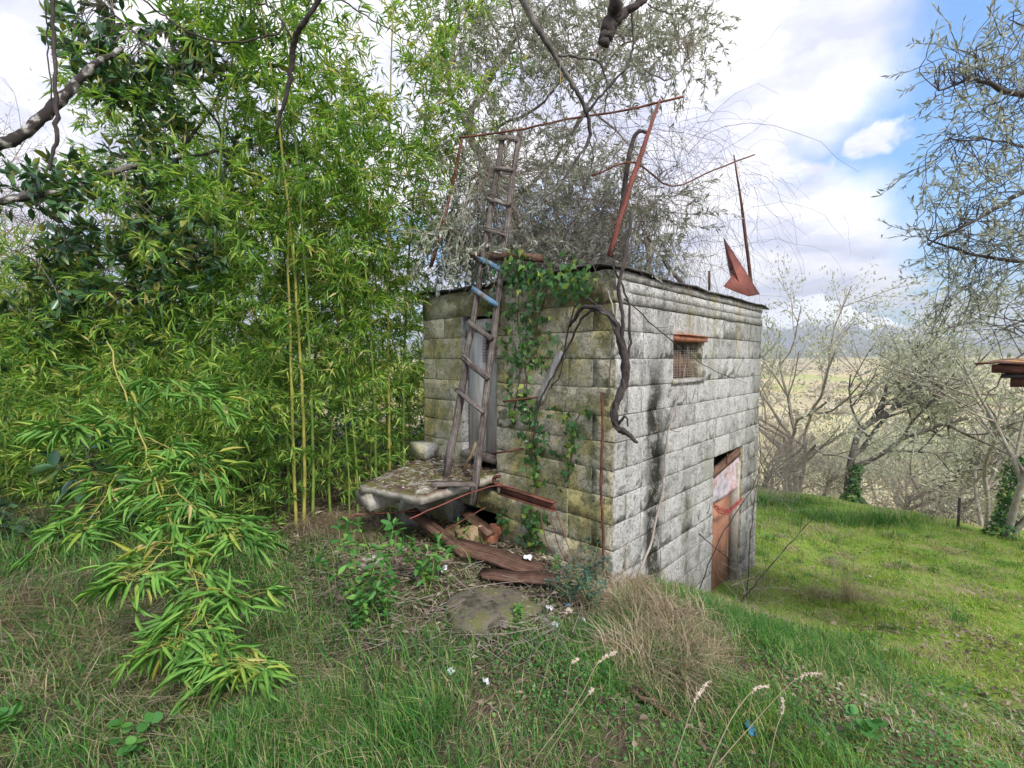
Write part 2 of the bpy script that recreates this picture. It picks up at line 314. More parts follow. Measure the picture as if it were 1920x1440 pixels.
def blockmat(name):
    m_, n = mat(name); ge = n.n('ShaderNodeNewGeometry'); P = ge.outputs['Position']; Nn = ge.outputs['True Normal']; rel = n.vm('SUBTRACT', P, tuple(C3))
    t = n.vm('DOT_PRODUCT', rel, tuple(RD), out=1); sl_ = n.vm('DOT_PRODUCT', rel, tuple(LD), out=1); z_ = n.n('ShaderNodeSeparateXYZ', {0: P}).outputs[2]
    big = n.noise(P, 2.3, 5., .6); med = n.noise(P, 9., 5., .65); fine = n.noise(P, 70., 4., .7); rn = n.rnd()
    f = n.m('ADD', n.m('MULTIPLY', med, .75), n.m('ADD', n.m('MULTIPLY', fine, .30), n.m('MULTIPLY', n.m('SUBTRACT', rn, .5), .17)))
    # right-hand face
    c = n.ramp(f, [(.36, (.22, .215, .20)), (.48, (.40, .39, .375)), (.60, (.54, .53, .52)), (.8, (.62, .62, .61))])
    gm = n.m('MULTIPLY', n.ss(n.m('ADD', n.noise(n.vm('MULTIPLY', P, (1, 1, .35)), 3.2, 5., .65), n.m('MULTIPLY', n.m('SUBTRACT', med, .5), .6)), .53, .70), .6)
    c = n.mix(gm, c, (.24, .24, .17))
    wt = n.m('ADD', t, n.m('MULTIPLY', n.m('SUBTRACT', n.noise(n.vm('MULTIPLY', P, (1, 1, .8)), 3.5, 4.), .5), .34))
    for t0, wd, st, z1, lo in ((.66, .16, 1., 2.15, .36), (1.36, .11, .75, 1.1, .44), (.98, .08, .4, .6, .5), (3.35, .3, .8, 1.3, .42), (2.3, .1, .4, 1.9, .5), (.15, .12, .5, 2.3, .5)):
        k_ = n.m('SUBTRACT', 1., n.ss(n.m('ABSOLUTE', n.m('SUBTRACT', wt, t0)), wd*.35, wd*1.35))
        k_ = n.m('MULTIPLY', k_, n.m('SUBTRACT', 1., n.ss(z_, z1-.8, z1)))
        k_ = n.m('MULTIPLY', k_, n.ss(n.m('ADD', n.m('MULTIPLY', med, .7), n.m('MULTIPLY', fine, .3)), lo, lo+.16))
        c = n.mix(n.m('MULTIPLY', k_, st), c, (.04, .04, .03))
    for t0 in (1.32, 2.72, 1.95):
        k_ = n.m('SUBTRACT', 1., n.ss(n.m('ABSOLUTE', n.m('SUBTRACT', wt, t0)), .01, .09))
        k_ = n.m('MULTIPLY', k_, n.m('MULTIPLY', n.ss(z_, 1.4, 2.1), n.ss(med, .4, .6))); c = n.mix(n.m('MULTIPLY', k_, .8), c, (.34, .29, .08))
    low = n.m('SUBTRACT', 1., n.ss(n.m('ADD', z_, n.m('MULTIPLY', big, .9)), -.5, .6)); c = n.mix(n.m('MULTIPLY', low, .42), c, (.19, .18, .16))
    cr = c
    # mossy left-hand face
    c = n.ramp(f, [(.35, (.32, .29, .21)), (.47, (.54, .49, .38)), (.65, (.68, .64, .54))])
    gm = n.ss(n.m('ADD', n.m('MULTIPLY', big, .6), n.m('MULTIPLY', med, .5)), .47, .64)
    c = n.mix(n.m('MULTIPLY', gm, .85), c, n.mix(n.ss(n.noise(P, 5., 3.), .4, .6), (.46, .39, .13), (.22, .22, .08)))
    dk = n.ss(n.noise(n.vm('MULTIPLY', P, (1, 1, .5)), 4., 5., .7), .52, .66); c = n.mix(n.m('MULTIPLY', dk, .5), c, (.15, .135, .08))
    k_ = n.m('SUBTRACT', 1., n.ss(sl_, .0, .5)); c = n.mix(n.m('MULTIPLY', k_, n.m('MULTIPLY', n.ss(med, .42, .6), .7)), c, (.10, .105, .06))
    k_ = n.ss(z_, 1.7, 2.4); c = n.mix(n.m('MULTIPLY', k_, n.m('MULTIPLY', n.ss(big, .4, .6), .6)), c, (.12, .11, .06))
    side = n.ss(n.m('SUBTRACT', n.vm('DOT_PRODUCT', Nn, tuple(LN), out=1), n.vm('DOT_PRODUCT', Nn, tuple(RN), out=1)), -.05, .05)
    c = n.mix(side, cr, c)
    pit = n.ss(n.noise(P, 60., 3., .6), .55, .62); c = n.mix(n.m('MULTIPLY', pit, .6), c, n.mix(.7, c, (.05, .048, .04)))
    edge = n.ss(n.noise(P, 20., 5., .75), .56, .68); c = n.mix(n.m('MULTIPLY', edge, .5), c, (.10, .095, .08))
    hg = n.m('ADD', n.noise(P, 45., 5., .75), n.m('MULTIPLY', pit, -.6))
    bp = n.n('ShaderNodeBump', {'Height': hg, 'Strength': .9, 'Distance': .012})
    p = n.n('ShaderNodeBsdfPrincipled', {'Base Color': c, 'Roughness': .95, 'Normal': bp.outputs[0], 'Specular IOR Level': .15})
    n.n('ShaderNodeOutputMaterial', {0: p.outputs[0]}); return m_
M['block_r'] = M['block_l'] = blockmat('rough_block')
M['mortar'] = solid('mortar', [(.3, (.10, .095, .08)), (.7, (.26, .25, .22))], 20., 1., .6, 60., useobj=False)
M['slab'] = None
m_, n = mat('mossy_concrete'); P = n.pos(); f = n.noise(P, 8., 6., .7); c = n.ramp(f, [(.3, (.16, .14, .11)), (.48, (.36, .33, .28)), (.65, (.54, .51, .46))])
nz = n.n('ShaderNodeSeparateXYZ', {0: n.n('ShaderNodeNewGeometry').outputs['Normal']}).outputs[2]
up = n.ss(nz, .3, .8)
c = n.mix(n.m('MULTIPLY', up, n.ss(n.noise(P, 5., 5., .7), .44, .54)), c, (.10, .10, .02)); c = n.mix(n.m('MULTIPLY', up, n.ss(n.noise(n.vm('ADD', P, (5, 3, 1)), 6., 5., .7), .5, .58)), c, (.12, .075, .055))
c = n.mix(n.m('MULTIPLY', up, n.ss(n.noise(n.vm('ADD', P, (2, 8, 1)), 7., 5., .7), .58, .66)), c, (.36, .35, .35))
bp = n.n('ShaderNodeBump', {'Height': n.noise(P, 30., 6., .8), 'Strength': .9, 'Distance': .007})
p = n.n('ShaderNodeBsdfPrincipled', {'Base Color': c, 'Roughness': .95, 'Normal': bp.outputs[0]}); n.n('ShaderNodeOutputMaterial', {0: p.outputs[0]}); M['slab'] = m_
# ------------------------------------------------------------------ terrain
CT = np.array([  # x, y, z control points
 (C0[0], 3.5, 0.), (C0[0]-.9, 4.3, 0.), (-1.2, 4.7, .05), (-2, 5, .05), (-5, 5, .15), (-9, 6, .4), (-4, 9, .1), (-8, 12, .3), (0, 8, -.3), (3.4, 6., -1.06), (2.15, 4.85, -.84),
 (1.5, 4.1, -.36), (2.9, 5.3, -1.0), (2.6, 2.3, -.33), (1.5, 2.2, -.1), (0, 2, 0.), (-2, 2, 0.02), (-3.5, 2.8, .1), (0, 0, .1), (0, -4, .5), (3, 0, 0.), (5.2, 9.8, -1.2), (7.9, 7.2, -1.2), (5, 6, -1.12),
 (4.2, 4.2, -.85), (2, 9, -.9), (11, 4, -1.2), (6, 2, -.6), (0, 14, -.8), (-5, 20, .2), (-15, 10, .6), (8, -4, 0.)])
def tps_fit(Cp):
    X = Cp[:, :2]; n_ = len(X); r2 = ((X[:, None]-X[None])**2).sum(-1); K = .5*r2*np.log(r2+1e-9)+np.eye(n_)*.05
    Pm = np.hstack([np.ones((n_, 1)), X]); A = np.zeros((n_+3, n_+3)); A[:n_, :n_] = K; A[:n_, n_:] = Pm; A[n_:, :n_] = Pm.T
    return np.linalg.solve(A, np.concatenate([Cp[:, 2], np.zeros(3)]))
TW = tps_fit(CT)
def sst(x, a, b_): t = np.clip((x-a)/(b_-a), 0, 1); return t*t*(3-2*t)
def gz(x, y):
    x = np.atleast_1d(np.asarray(x, float)); y = np.atleast_1d(np.asarray(y, float))
    rr = np.hypot(x, y); s_ = np.where(rr > 22, 22/np.maximum(rr, 1e-6), 1.); xc, yc = x*s_, y*s_
    n_ = len(CT); out = np.full(x.shape, TW[n_]+TW[n_+1]*xc+TW[n_+2]*yc)
    for i in range(n_):
        r2 = (xc-CT[i, 0])**2+(yc-CT[i, 1])**2; out = out+TW[i]*.5*r2*np.log(r2+1e-9)
    out = np.clip(out, -1.6, 1.6)
    u = .69*x+.724*y-10.7+.35*np.sin(x*.9+y*.4)
    drop = np.where(u > 0, .36*np.minimum(u, 70)*sst(u, 0, 5), 0)
    left = sst(-x+.25*y, 6, 30); drop = drop*(1-left*(1-sst(y, 60, 200)))
    bump = .035*np.sin(x*3.1+1)*np.cos(y*2.7)+.02*np.sin(x*7.3+y*5.)
    far = sst(np.hypot(x, y), 250, 2500)*40*(.5+.5*np.sin(x*.0021+1)*np.cos(y*.0017))
    return out-drop+bump*(rr < 40)-sst(rr, 90, 300)*3+far*sst(y, 100, 900)
def gp(px, py, dmax=60.):                # the ground point seen at a pixel
    r_ = ray(px, py); t = np.linspace(.5, dmax, 4000); p_ = CAM[None]+r_[None]*t[:, None]
    h = p_[:, 2]-gz(p_[:, 0], p_[:, 1]); i = np.argmax(h < 0) if (h < 0).any() else int(np.argmin(np.where(t < 14, h, 9)))
    q = p_[i].copy(); q[2] = gz(q[0], q[1])[0]; return q
def onz(x, y, dz=0.): return np.array([x, y, gz(x, y)[0]+dz])
def grid(n_, xs, ys, zf):
    X, Y = np.meshgrid(xs, ys); Z = zf(X.ravel(), Y.ravel()); V = np.stack([X.ravel(), Y.ravel(), Z], 1)
    nx, ny = len(xs), len(ys); i = (np.arange(ny-1)[:, None]*nx+np.arange(nx-1)[None]).ravel()
    return V, np.stack([i, i+1, i+nx+1, i+nx], 1)
k_ = np.linspace(-1, 1, 331); xs = 2.5*np.sinh(k_*8.1); ys = 3+2.5*np.sinh(k_*8.1)
V, Q = grid(0, xs, ys, gz); g = G().add(V, None, Q)
m_, n = mat('ground'); P = n.pos(); sx = n.n('ShaderNodeSeparateXYZ', {0: P})
near = n.ramp(n.noise(P, 7., 7., .7), [(.3, (.045, .035, .025)), (.48, (.10, .075, .055)), (.6, (.10, .12, .04)), (.75, (.19, .15, .11))])
lawnc = n.ramp(n.noise(P, 2.5, 6., .7), [(.35, (.10, .19, .03)), (.5, (.19, .29, .045)), (.65, (.30, .28, .12)), (.8, (.35, .29, .18))])
lf = n.m('MULTIPLY', n.ss(n.m('ADD', sx.outputs[0], n.m('MULTIPLY', n.noise(P, .8, 4.), .9)), 2.2, 3.2), n.ss(sx.outputs[1], 1.5, 3.6))
near = n.mix(lf, near, lawnc)
dl = n.vm('LENGTH', P, out=1)
slope = n.ramp(n.noise(P, .35, 6., .7), [(.3, (.26, .24, .10)), (.45, (.42, .35, .20)), (.6, (.52, .43, .29)), (.75, (.34, .36, .13))])
fv = n.n('ShaderNodeTexVoronoi', {'Vector': n.vm('MULTIPLY', n.vm('ADD', P, n.vm('SCALE', n.noise(P, .004, 3., .5, out='Color'), scale=90.)), (1., .45, 1.)), 'Scale': .011}).outputs['Color']
fs = n.n('ShaderNodeSeparateColor', {0: fv}).outputs[0]
field = n.ramp(fs, [(0, (.48, .40, .18)), (.3, (.58, .48, .24)), (.5, (.52, .41, .30)), (.7, (.38, .42, .14)), (1, (.62, .53, .32))])
field = n.mix(n.m('MULTIPLY', n.noise(P, .05, 6., .7), .5), field, (.36, .30, .18))
c = n.mix(n.ss(dl, 11., 16.), near, slope); c = n.mix(n.ss(dl, 50., 130.), c, field)
bp = n.n('ShaderNodeBump', {'Height': n.noise(P, 25., 6., .7), 'Strength': .8, 'Distance': .03})
p = n.n('ShaderNodeBsdfPrincipled', {'Base Color': c, 'Roughness': 1., 'Normal': bp.outputs[0], 'Specular IOR Level': .1}); n.n('ShaderNodeOutputMaterial', {0: p.outputs[0]})
M['ground'] = m_; g.build('ground', m_, smooth=True, kind='structure')
# mountains
def ridge(dist, spanx, hfun, depth, name, mat_):
    xs = np.linspace(-spanx, spanx, 260); V = []; rows = 26
    for j in range(rows):
        t = j/(rows-1); h = hfun(xs)*(math.sin(math.pi*min(t*1.15, 1))**.8 if t < .87 else 0)
        V.append(np.stack([xs, np.full_like(xs, dist+depth*(t-.45)), -60+60*min(1, t*6)+h*(1+.12*np.sin(xs*.013+j*1.3)+.06*np.sin(xs*.037-j*2.1)*(1-abs(2*t-1)))-30], 1))
    V = np.concatenate(V); i = (np.arange(rows-1)[:, None]*260+np.arange(259)[None]).ravel()
    return G().add(V, None, np.stack([i, i+1, i+261, i+260], 1)).build(name, mat_, smooth=True, kind='structure')
def hf(base, amp, ph, pk):
    def f(x):
        h = base+amp*(.5*np.sin(x*.0011+ph)+.25*np.sin(x*.0031+ph*2)+.12*np.sin(x*.0083+ph)+.06*np.sin(x*.021)+.03*np.sin(x*.05))
        for x0, w_, a_ in pk: h = h+a_*np.exp(-((x-x0)/w_)**2)
        return np.maximum(h, 20)
    return f
m_, n = mat('snowy_mountain'); P = n.pos(); z_ = n.n('ShaderNodeSeparateXYZ', {0: P}).outputs[2]
sn = n.ss(n.m('ADD', z_, n.m('MULTIPLY', n.noise(P, .006, 7., .7), 420.)), 480., 570.)
c = n.mix(sn, (.16, .18, .22), (.85, .87, .9)); p = n.n('ShaderNodeBsdfPrincipled', {'Base Color': c, 'Roughness': .9}); n.n('ShaderNodeOutputMaterial', {0: p.outputs[0]})
D1 = 4800.
ridge(D1, 9000, hf(235, 150, 1.2, [((1530-960)/F*D1, 700, 360), ((1450-960)/F*D1, 500, 150)]), 1500, 'snowy_mountain_range', m_)
M['hill'] = solid('wooded_hill', [(.3, (.09, .11, .08)), (.5, (.16, .17, .12)), (.7, (.27, .26, .19))], .01, 1., 0., useobj=False)
ridge(2900., 7000, hf(90, 70, 3., [(1400, 400, 90)]), 900, 'wooded_hill', M['hill'])
# ------------------------------------------------------------------ the block hut
TOP = 2.42; RLEN = 3.62; LLEN = 2.44; TH = .2; CH = .214; Z0 = -1.95; ROWS = [TOP-.25]; RR_ = np.random.default_rng(4)
while ROWS[-1] > Z0: ROWS.append(ROWS[-1]-CH*(1+RR_.normal(0, .025)))
if 1: pass
hut = thing('block_hut', 'small derelict concrete-block hut with a flat roof and ivy on its mossy side', 'hut')
def block_mesh(i, mat_):
    nx, ny, nz = 10, 3, 6; g_ = G(); key = {}; V = []; gx = np.r_[0, .018, np.linspace(.1, .9, 7), .982, 1]; gzz = np.r_[0, .04, .28, .5, .72, .96, 1]
    def vid(a, b_, c_):
        if (a, b_, c_) not in key: key[(a, b_, c_)] = len(V); V.append((gx[a]-.5, b_/ny-.5, gzz[c_]-.5))
        return key[(a, b_, c_)]
    Q_ = []
    for a in range(nx):
        for c_ in range(nz):
            Q_.append((vid(a, 0, c_), vid(a+1, 0, c_), vid(a+1, 0, c_+1), vid(a, 0, c_+1))); Q_.append((vid(a, ny, c_), vid(a, ny, c_+1), vid(a+1, ny, c_+1), vid(a+1, ny, c_)))
    for a in range(nx):
        for b_ in range(ny):
            Q_.append((vid(a, b_, 0), vid(a, b_+1, 0), vid(a+1, b_+1, 0), vid(a+1, b_, 0))); Q_.append((vid(a, b_, nz), vid(a+1, b_, nz), vid(a+1, b_+1, nz), vid(a, b_+1, nz)))
    for b_ in range(ny):
        for c_ in range(nz):
            Q_.append((vid(0, b_, c_), vid(0, b_, c_+1), vid(0, b_+1, c_+1), vid(0, b_+1, c_))); Q_.append((vid(nx, b_, c_), vid(nx, b_+1, c_), vid(nx, b_+1, c_+1), vid(nx, b_, c_+1)))
    V = np.array(V); S = np.array([.45, .2, .21]); Vr = V*S; h = S/2
    ex = (h-np.abs(Vr)) < 1e-6; cnt = ex.sum(1)
    rad = np.where(cnt >= 2, .001+R.random(len(V))*.002, 0)+np.where((cnt >= 2) & (R.random(len(V)) < .10), .009, 0)
    Vr = Vr-np.sign(Vr)*ex*rad[:, None]*(cnt >= 2)[:, None]
    Vr += R.normal(0, .0016, Vr.shape)*(cnt == 1)[:, None]
    g_.add(Vr/S, None, Q_); me = g_.mesh('concrete_block', mat_, smooth=False)
    return me
BM = {s_: [block_mesh(i, M['block_'+s_]) for i in range(9)] for s_ in 'rl'}
def wall(side, length, holes, zt, first):
    D_, N_ = (RD, RN) if side == 'r' else (LD, LN)
    rng = np.random.default_rng(3 if side == 'r' else 5); core = G(); row = 0; z_ = zt; wall_o = link('wall', bpy.data.meshes.new('wall'), hut)
    while row+1 < len(ROWS):
        zb = ROWS[row+1]; zm = (z_+zb)/2
        alt = (row+first) % 2; s0 = TH if alt else 0.
        iv = [(s0, length)]
        for (a, b_, c_, d) in holes:
            if c_-.05 < zm < d+.05 or (zb < d-.06 and z_ > c_+.06):
                iv = [x for (p_, q) in iv for x in ((p_, min(q, a)), (max(p_, b_), q)) if x[1]-x[0] > .04]
        joints = s0+(.24 if alt else .45)+rng.uniform(-.03, .03)
        js = []
        while joints < length-.1: js.append(joints); joints += rng.choice([.45, .45, .45, .25, .36])+rng.uniform(-.012, .012)
        for (p_, q) in iv:
            e = [p_]+[j for j in js if p_+.09 < j < q-.09]+[q]
            for a, b_ in zip(e[:-1], e[1:]):
                gap = .0035; wd = b_-a-gap; hh = z_-zb-.004; out = rng.normal(.001, .0022)
                o = link('concrete_block', BM[side][rng.integers(9)], wall_o)
                c_ = C3+D_*((a+b_)/2)-N_*(TH/2-out); c_[2] = zm+rng.normal(0, .0015)
                o.location = c_; ang = math.atan2(D_[1], D_[0]) + (0 if side == 'r' else math.pi)
                o.rotation_euler = (rng.normal(0, .004), rng.normal(0, .006), ang+rng.normal(0, .006)); o.scale = (wd, TH, hh)
            c_ = C3+D_*((p_+q)/2)-N_*(TH/2); c_[2] = zm; box(core, c_, (q-p_-.008, TH-.005, z_-zb), (D_, np.cross([0, 0, 1], D_), (0, 0, 1)))
        z_ = zb; row += 1
    wall_o.data = core.mesh('wall', M['block_'+side])
# openings
wt0, wz0 = rt(1262, 712); wt1, _ = rt(1316, 700); _, wz1 = rt(1265, 640)
dt0, _ = rt(1338, 900); dt1 = rt(1391, 900)[0]; dz1 = rt(1340, 882)[1]
ls0, lz0 = lt(931, 862); ls1, lz1 = lt(866, 600)
us0 = lt(931, 1000)[0]; us1 = lt(850, 1000)[0]; uz1 = lt(925, 952)[1]
BAND = TOP-.25
wall('r', RLEN, [(wt0, wt1, wz0, wz1), (dt0, dt1, -3, dz1)], BAND, 0)
wall('l', LLEN, [(ls0, ls1, .60, lz1), (us0, us1, -3, uz1)], BAND, 1)
# concrete bands on the top of the right wall, rough lintel blocks on the left wall
def strip(name, D_, N_, s0, s1, z0_, z1_, out, mat_, nseg=26, th=TH, amp=.0025, parent=hut):
    g_ = G(); V = []
    for i in range(nseg+1):
        c_ = C3+D_*(s0+(s1-s0)*i/nseg)
        for (o_, z_) in ((out, z0_), (out, (z0_+z1_)/2), (out, z1_), (out-th, z1_), (out-th, z0_)):
            V.append(c_+N_*(o_+R.normal(0, amp*.5))+np.array([0, 0, z_+R.normal(0, amp)]))
    Q_ = [(i*5+j, i*5+(j+1) % 5, i*5+5+(j+1) % 5, i*5+5+j) for i in range(nseg) for j in range(5)]
    o = nseg*5; g_.add(V, [(0, 2, 1), (0, 3, 2), (0, 4, 3), (o, o+1, o+2), (o, o+2, o+3), (o, o+3, o+4)], Q_)
    return g_.build(name, mat_, parent)
strip('concrete_band', RD, RN, .0, RLEN, BAND+.004, BAND+.085, .007, M['block_r'])
strip('concrete_band', RD, RN, .01, RLEN, BAND+.092, TOP-.075, -.004, M['block_r'])
strip('concrete_band', RD, RN, .0, RLEN, TOP-.07, TOP-.006, .004, M['block_r'])
strip('concrete_band', LD, LN, .0, LLEN, TOP-.246, TOP-.004, .002, M['block_l'], amp=.005)
# rear walls close the box
for D_, N_, L_, a in ((LD, LN, LLEN, C3+RD*RLEN), (RD, RN, RLEN, C3+LD*LLEN)):
    g_ = G(); c_ = a+D_*(L_/2)-(0 if D_ is LD else 0)*N_; c_ = c_+(-N_ if D_ is LD else -N_)*(-TH/2)*1.0 if False else c_
    off = (N_*TH/2) if D_ is RD else (N_*TH/2); c_ = c_+(off if D_ is RD else off); c_[2] = (TOP+Z0)/2-.02
    box(g_, c_, (L_-.01, TH, TOP-Z0-.06), (D_, np.cross([0, 0, 1], D_), (0, 0, 1))); g_.build('rear_wall', M['block_l'], hut)
# roof: thin slab and bent edge sheet
rc = C3+RD*RLEN/2+LD*LLEN/2; rc[2] = TOP+.025
g_ = G(); nx, ny = 24, 16; V = []
for j in range(ny+1):
    for i in range(nx+1):
        p_ = C3+RD*(-.04+(RLEN+.22)*i/nx)+LD*(-.035+(LLEN+.09)*j/ny); p_[2] = TOP+.045+R.normal(0, .004)+.006*math.sin(i*.9+j*.4)-(.03 if j == 0 else 0)-(.03 if i == nx else 0); V.append(p_)
V = np.array(V); n0 = len(V); V2 = V-np.array([0, 0, .014]); Q_ = []
for j in range(ny):
    for i in range(nx):
        a = j*(nx+1)+i; Q_ += [(a, a+1, a+nx+2, a+nx+1), (n0+a, n0+a+nx+1, n0+a+nx+2, n0+a+1)]
for i in range(nx): Q_ += [(i, n0+i, n0+i+1, i+1), (ny*(nx+1)+i, ny*(nx+1)+i+1, n0+ny*(nx+1)+i+1, n0+ny*(nx+1)+i)]
for j in range(ny): a = j*(nx+1); Q_ += [(a, a+nx+1, n0+a+nx+1, n0+a), (a+nx, n0+a+nx, n0+a+2*nx+1, a+2*nx+1)]
g_.add(np.vstack([V, V2]), None, Q_).build('roof', M['sheet'], hut)
# small window: wire mesh, terracotta lintel, sill, inner grille
g_ = G(); D3 = RD; ins = .05
def rw(t, z_, out): p_ = C3+RD*t+RN*out; return np.array([p_[0], p_[1], z_])
def lw(s_, z_, out): p_ = C3+LD*s_+LN*out; return np.array([p_[0], p_[1], z_])
for i in range(15):
    z_ = wz0+(wz1-wz0)*i/14; tube(g_, smooth_path([rw(wt0, z_, -ins), rw((wt0+wt1)/2, z_+R.normal(0, .004), -ins+R.normal(0, .006)), rw(wt1, z_, -ins)], 3), .0022, 3, cap=False)
for i in range(15):
    t_ = wt0+(wt1-wt0)*i/14; tube(g_, smooth_path([rw(t_, wz0, -ins), rw(t_+R.normal(0, .005), (wz0+wz1)/2, -ins+R.normal(0, .006)), rw(t_, wz1, -ins)], 3), .0022, 3, cap=False)
wn_ = thing('tmp', 'x x x x', 'x'); COL.objects.unlink(wn_); bpy.data.objects.remove(wn_)
wo = g_.build('window', M['bark_pale'], hut)
g_ = G(); a0 = RP(1262, 636, .02); 
def ubox(name, t0, t1, z0_, z1_, o0, o1, mat_, side='r', jit=.003, seg=None, parent=hut):
    D_, N_ = (RD, RN) if side == 'r' else (LD, LN); g2 = G()
    c_ = C3+D_*(t0+t1)/2+N_*(o0+o1)/2; c_[2] = (z0_+z1_)/2
    box(g2, c_, (t1-t0, abs(o1-o0), z1_-z0_), (D_, N_, (0, 0, 1)), jit=jit); return g2.build(name, mat_, parent)
ubox('tile_lintel', wt0+.01, wt1+.04, wz1+.002, wz1+.055, -.16, .035, M['terracotta'], parent=wo)
ubox('lintel_lip', wt0+.01, wt1+.044, wz1+.0555, wz1+.07, -.16, .055, M['terracotta'], parent=wo)
ubox('window_sill', wt0-.03, wt1+.05, wz0-.035, wz0-.002, -.19, .018, M['block_r'], jit=.006, parent=wo)
for k_ in range(4): ubox('brick', wt0+.10+.16*k_, wt0+.245+.16*k_, wz0+.0, wz1-.05-.03*k_, -.19, -.12, M['wood_brown'], parent=wo)
# right-hand doorway: board door, pale sheet above it, red net, wooden lintel, iron hook
zb_ = gz(*(rw((dt0+dt1)/2, 0, 0)[:2]))[0]
ubox('door_panel', dt0+.20, dt1-.12, zb_-.1, dz1-.45, -.12, -.09, M['board_brown'])
ubox('door_jamb', dt0+.01, dt0+.17, zb_-.2, dz1-.4, -.17, -.10, M['wood_door'])
ubox('door_jamb', dt1-.11, dt1-.005, zb_-.2, dz1-.05, -.14, -.02, M['bark_pale'])
g_ = G(); plank(g_, rw(dt0-.02, dz1-.06, -.035), rw(dt1-.05, dz1+.09, -.03), .09, .05, up=RN); g_.build('door_lintel', M['wood_brown'], hut)
g_ = G(); nx, ny = 14, 10; V = []
for j in range(ny+1):
    for i in range(nx+1):
        u, v = i/nx, j/ny; t_ = dt0+.01+(dt1-dt0-.0)*u; zt = dz1-.02+.10*u; zb2 = dz1-.40-.07*math.sin(u*2.6)+.10*u
        V.append(rw(t_, zt+(zb2-zt)*v, -.045+.02*math.sin(u*5+v*3)*v+R.normal(0, .005)))
Q_ = [(j*(nx+1)+i, j*(nx+1)+i+1, (j+1)*(nx+1)+i+1, (j+1)*(nx+1)+i) for j in range(ny) for i in range(nx)]
o = g_.add(V, None, Q_).build('torn_sheet', M['plastic_pink'], hut, smooth=True); md = o.modifiers.new('s', 'SOLIDIFY'); md.thickness = .006
g_ = G()
for i in range(10):
    a = R.uniform(0, .05); tube(g_, smooth_path([rw(dt0+.01, dz1-.36-a, .0), rw(dt0+.2, dz1-.46-a*1.3, .035), rw(dt0+.45, dz1-.50-a+R.normal(0, .01), .04), rw(dt1-.1+R.normal(0, .08), dz1-.46-a+R.normal(0, .03), .03)], 5, .005), .0028, 4)
g_.build('red_net_strip', M['red_net'], hut, kind='stuff')
g_ = G(); p0 = RP(1363, 862, .01); tube(g_, smooth_path([p0+[0, 0, -.05], p0+[0, 0, .03], p0+RD*.02+np.array([0, 0, .06]), p0+RD*.035+np.array([0, 0, .02])], 4), .007, 5); g_.build('iron_hook', M['rust'], hut)
# left door: two grey boards, mesh above
for k_, (f0, f1) in enumerate(((0, .43), (.47, 1.))):
    ubox('door_board', ls0+.02+(ls1-ls0-.04)*f0, ls0+.02+(ls1-ls0-.04)*f1, lz0+.03, lz1-(.30 if k_ == 0 else .12), -.11, -.085+.008*k_, M['wood_door'], 'l')
ubox('door_rail', ls0+.01, ls1-.01, lz1-.12, lz1-.005, -.12, -.05, M['wood_door'], 'l')
g_ = G(); mz0, mz1 = lz1-.42, lz1-.12; ms0, ms1 = ls0+.06, ls0+.26
for i in range(11): tube(g_, [lw(ms0, mz0+(mz1-mz0)*i/10, -.07), lw(ms1, mz0+(mz1-mz0)*i/10, -.07)], .0022, 3, cap=False)
for i in range(8): tube(g_, [lw(ms0+(ms1-ms0)*i/7, mz0, -.07), lw(ms0+(ms1-ms0)*i/7, mz1, -.07)], .0022, 3, cap=False)
g_.build('door_mesh', M['rust'], hut, kind='stuff')
ubox('threshold', ls0, ls1, lz0-.04, lz0+.028, -.15, .02, M['wood'], 'l')
# plaster patch in the ivy zone and plastic flaps on the roof edge
for px, py, w_, h_ in ((822, 545, .06, .12), (852, 527, .16, .03), (878, 524, .10, .03), (972, 512, .16, .03), (990, 508, .12, .035)):
    p_ = LP(px, py, .03); g_ = G(); V = []
    for j in range(5):
        for i in range(5):
            u, v = i/4-.5, j/4-.5; q = p_+LD*u*w_+LN*(.015*math.sin(i*1.7+j))+np.array([0, 0, v*h_+R.normal(0, .008)]); V.append(q)
    Q_ = [(j*5+i, j*5+i+1, j*5+i+6, j*5+i+5) for j in range(4) for i in range(4)]
    o = g_.add(V, None, Q_).build('torn_plastic_edge', M['plastic'], hut, smooth=True); md = o.modifiers.new('s', 'SOLIDIFY'); md.thickness = .003
# ------------------------------------------------------------------ landing slab
SLZ = .66
def zp(px, py, z_): r_ = ray(px, py); t = (z_-EYE)/r_[2]; return CAM+r_*t
slab = thing('concrete_landing', 'cracked mossy concrete landing slab jutting out below the grey plank door', 'slab')
sF = zp(790, 928, SLZ); sR = LP(938, 893, .0); sR[2] = SLZ; sL = zp(676, 906, SLZ); sB = LP(800, 858, 0.); sB[2] = SLZ
g_ = G(); nu, nv = 16, 14; V = []
for j in range(nv+1):
    for i in range(nu+1):
        u, v = i/nu, j/nv
        p_ = (sR*(1-u)+sB*u)*(1-v)+(sF*(1-u)+sL*u)*v
        e = (v > .99 or u < .01 or u > .99)
        p_ = p_+(R.normal(0, .005, 3)*[1, 1, 0] if e else 0); p_[2] += R.normal(0, .0018)-.012*v; V.append(p_)
V = np.array(V); n0 = len(V); V2 = V+np.array([0, 0, -1])*(.072+R.normal(0, .002, (n0, 1))); Q_ = []
for j in range(nv):
    for i in range(nu):
        a = j*(nu+1)+i; Q_ += [(a, a+nu+1, a+nu+2, a+1), (n0+a, n0+a+1, n0+a+nu+2, n0+a+nu+1)]
for i in range(nu): Q_ += [(i, i+1, n0+i+1, n0+i), (nv*(nu+1)+i, n0+nv*(nu+1)+i, n0+nv*(nu+1)+i+1, nv*(nu+1)+i+1)]
for j in range(nv): a = j*(nu+1); Q_ += [(a, n0+a, n0+a+nu+1, a+nu+1), (a+nu, a+2*nu+1, n0+a+2*nu+1, n0+a+nu)]
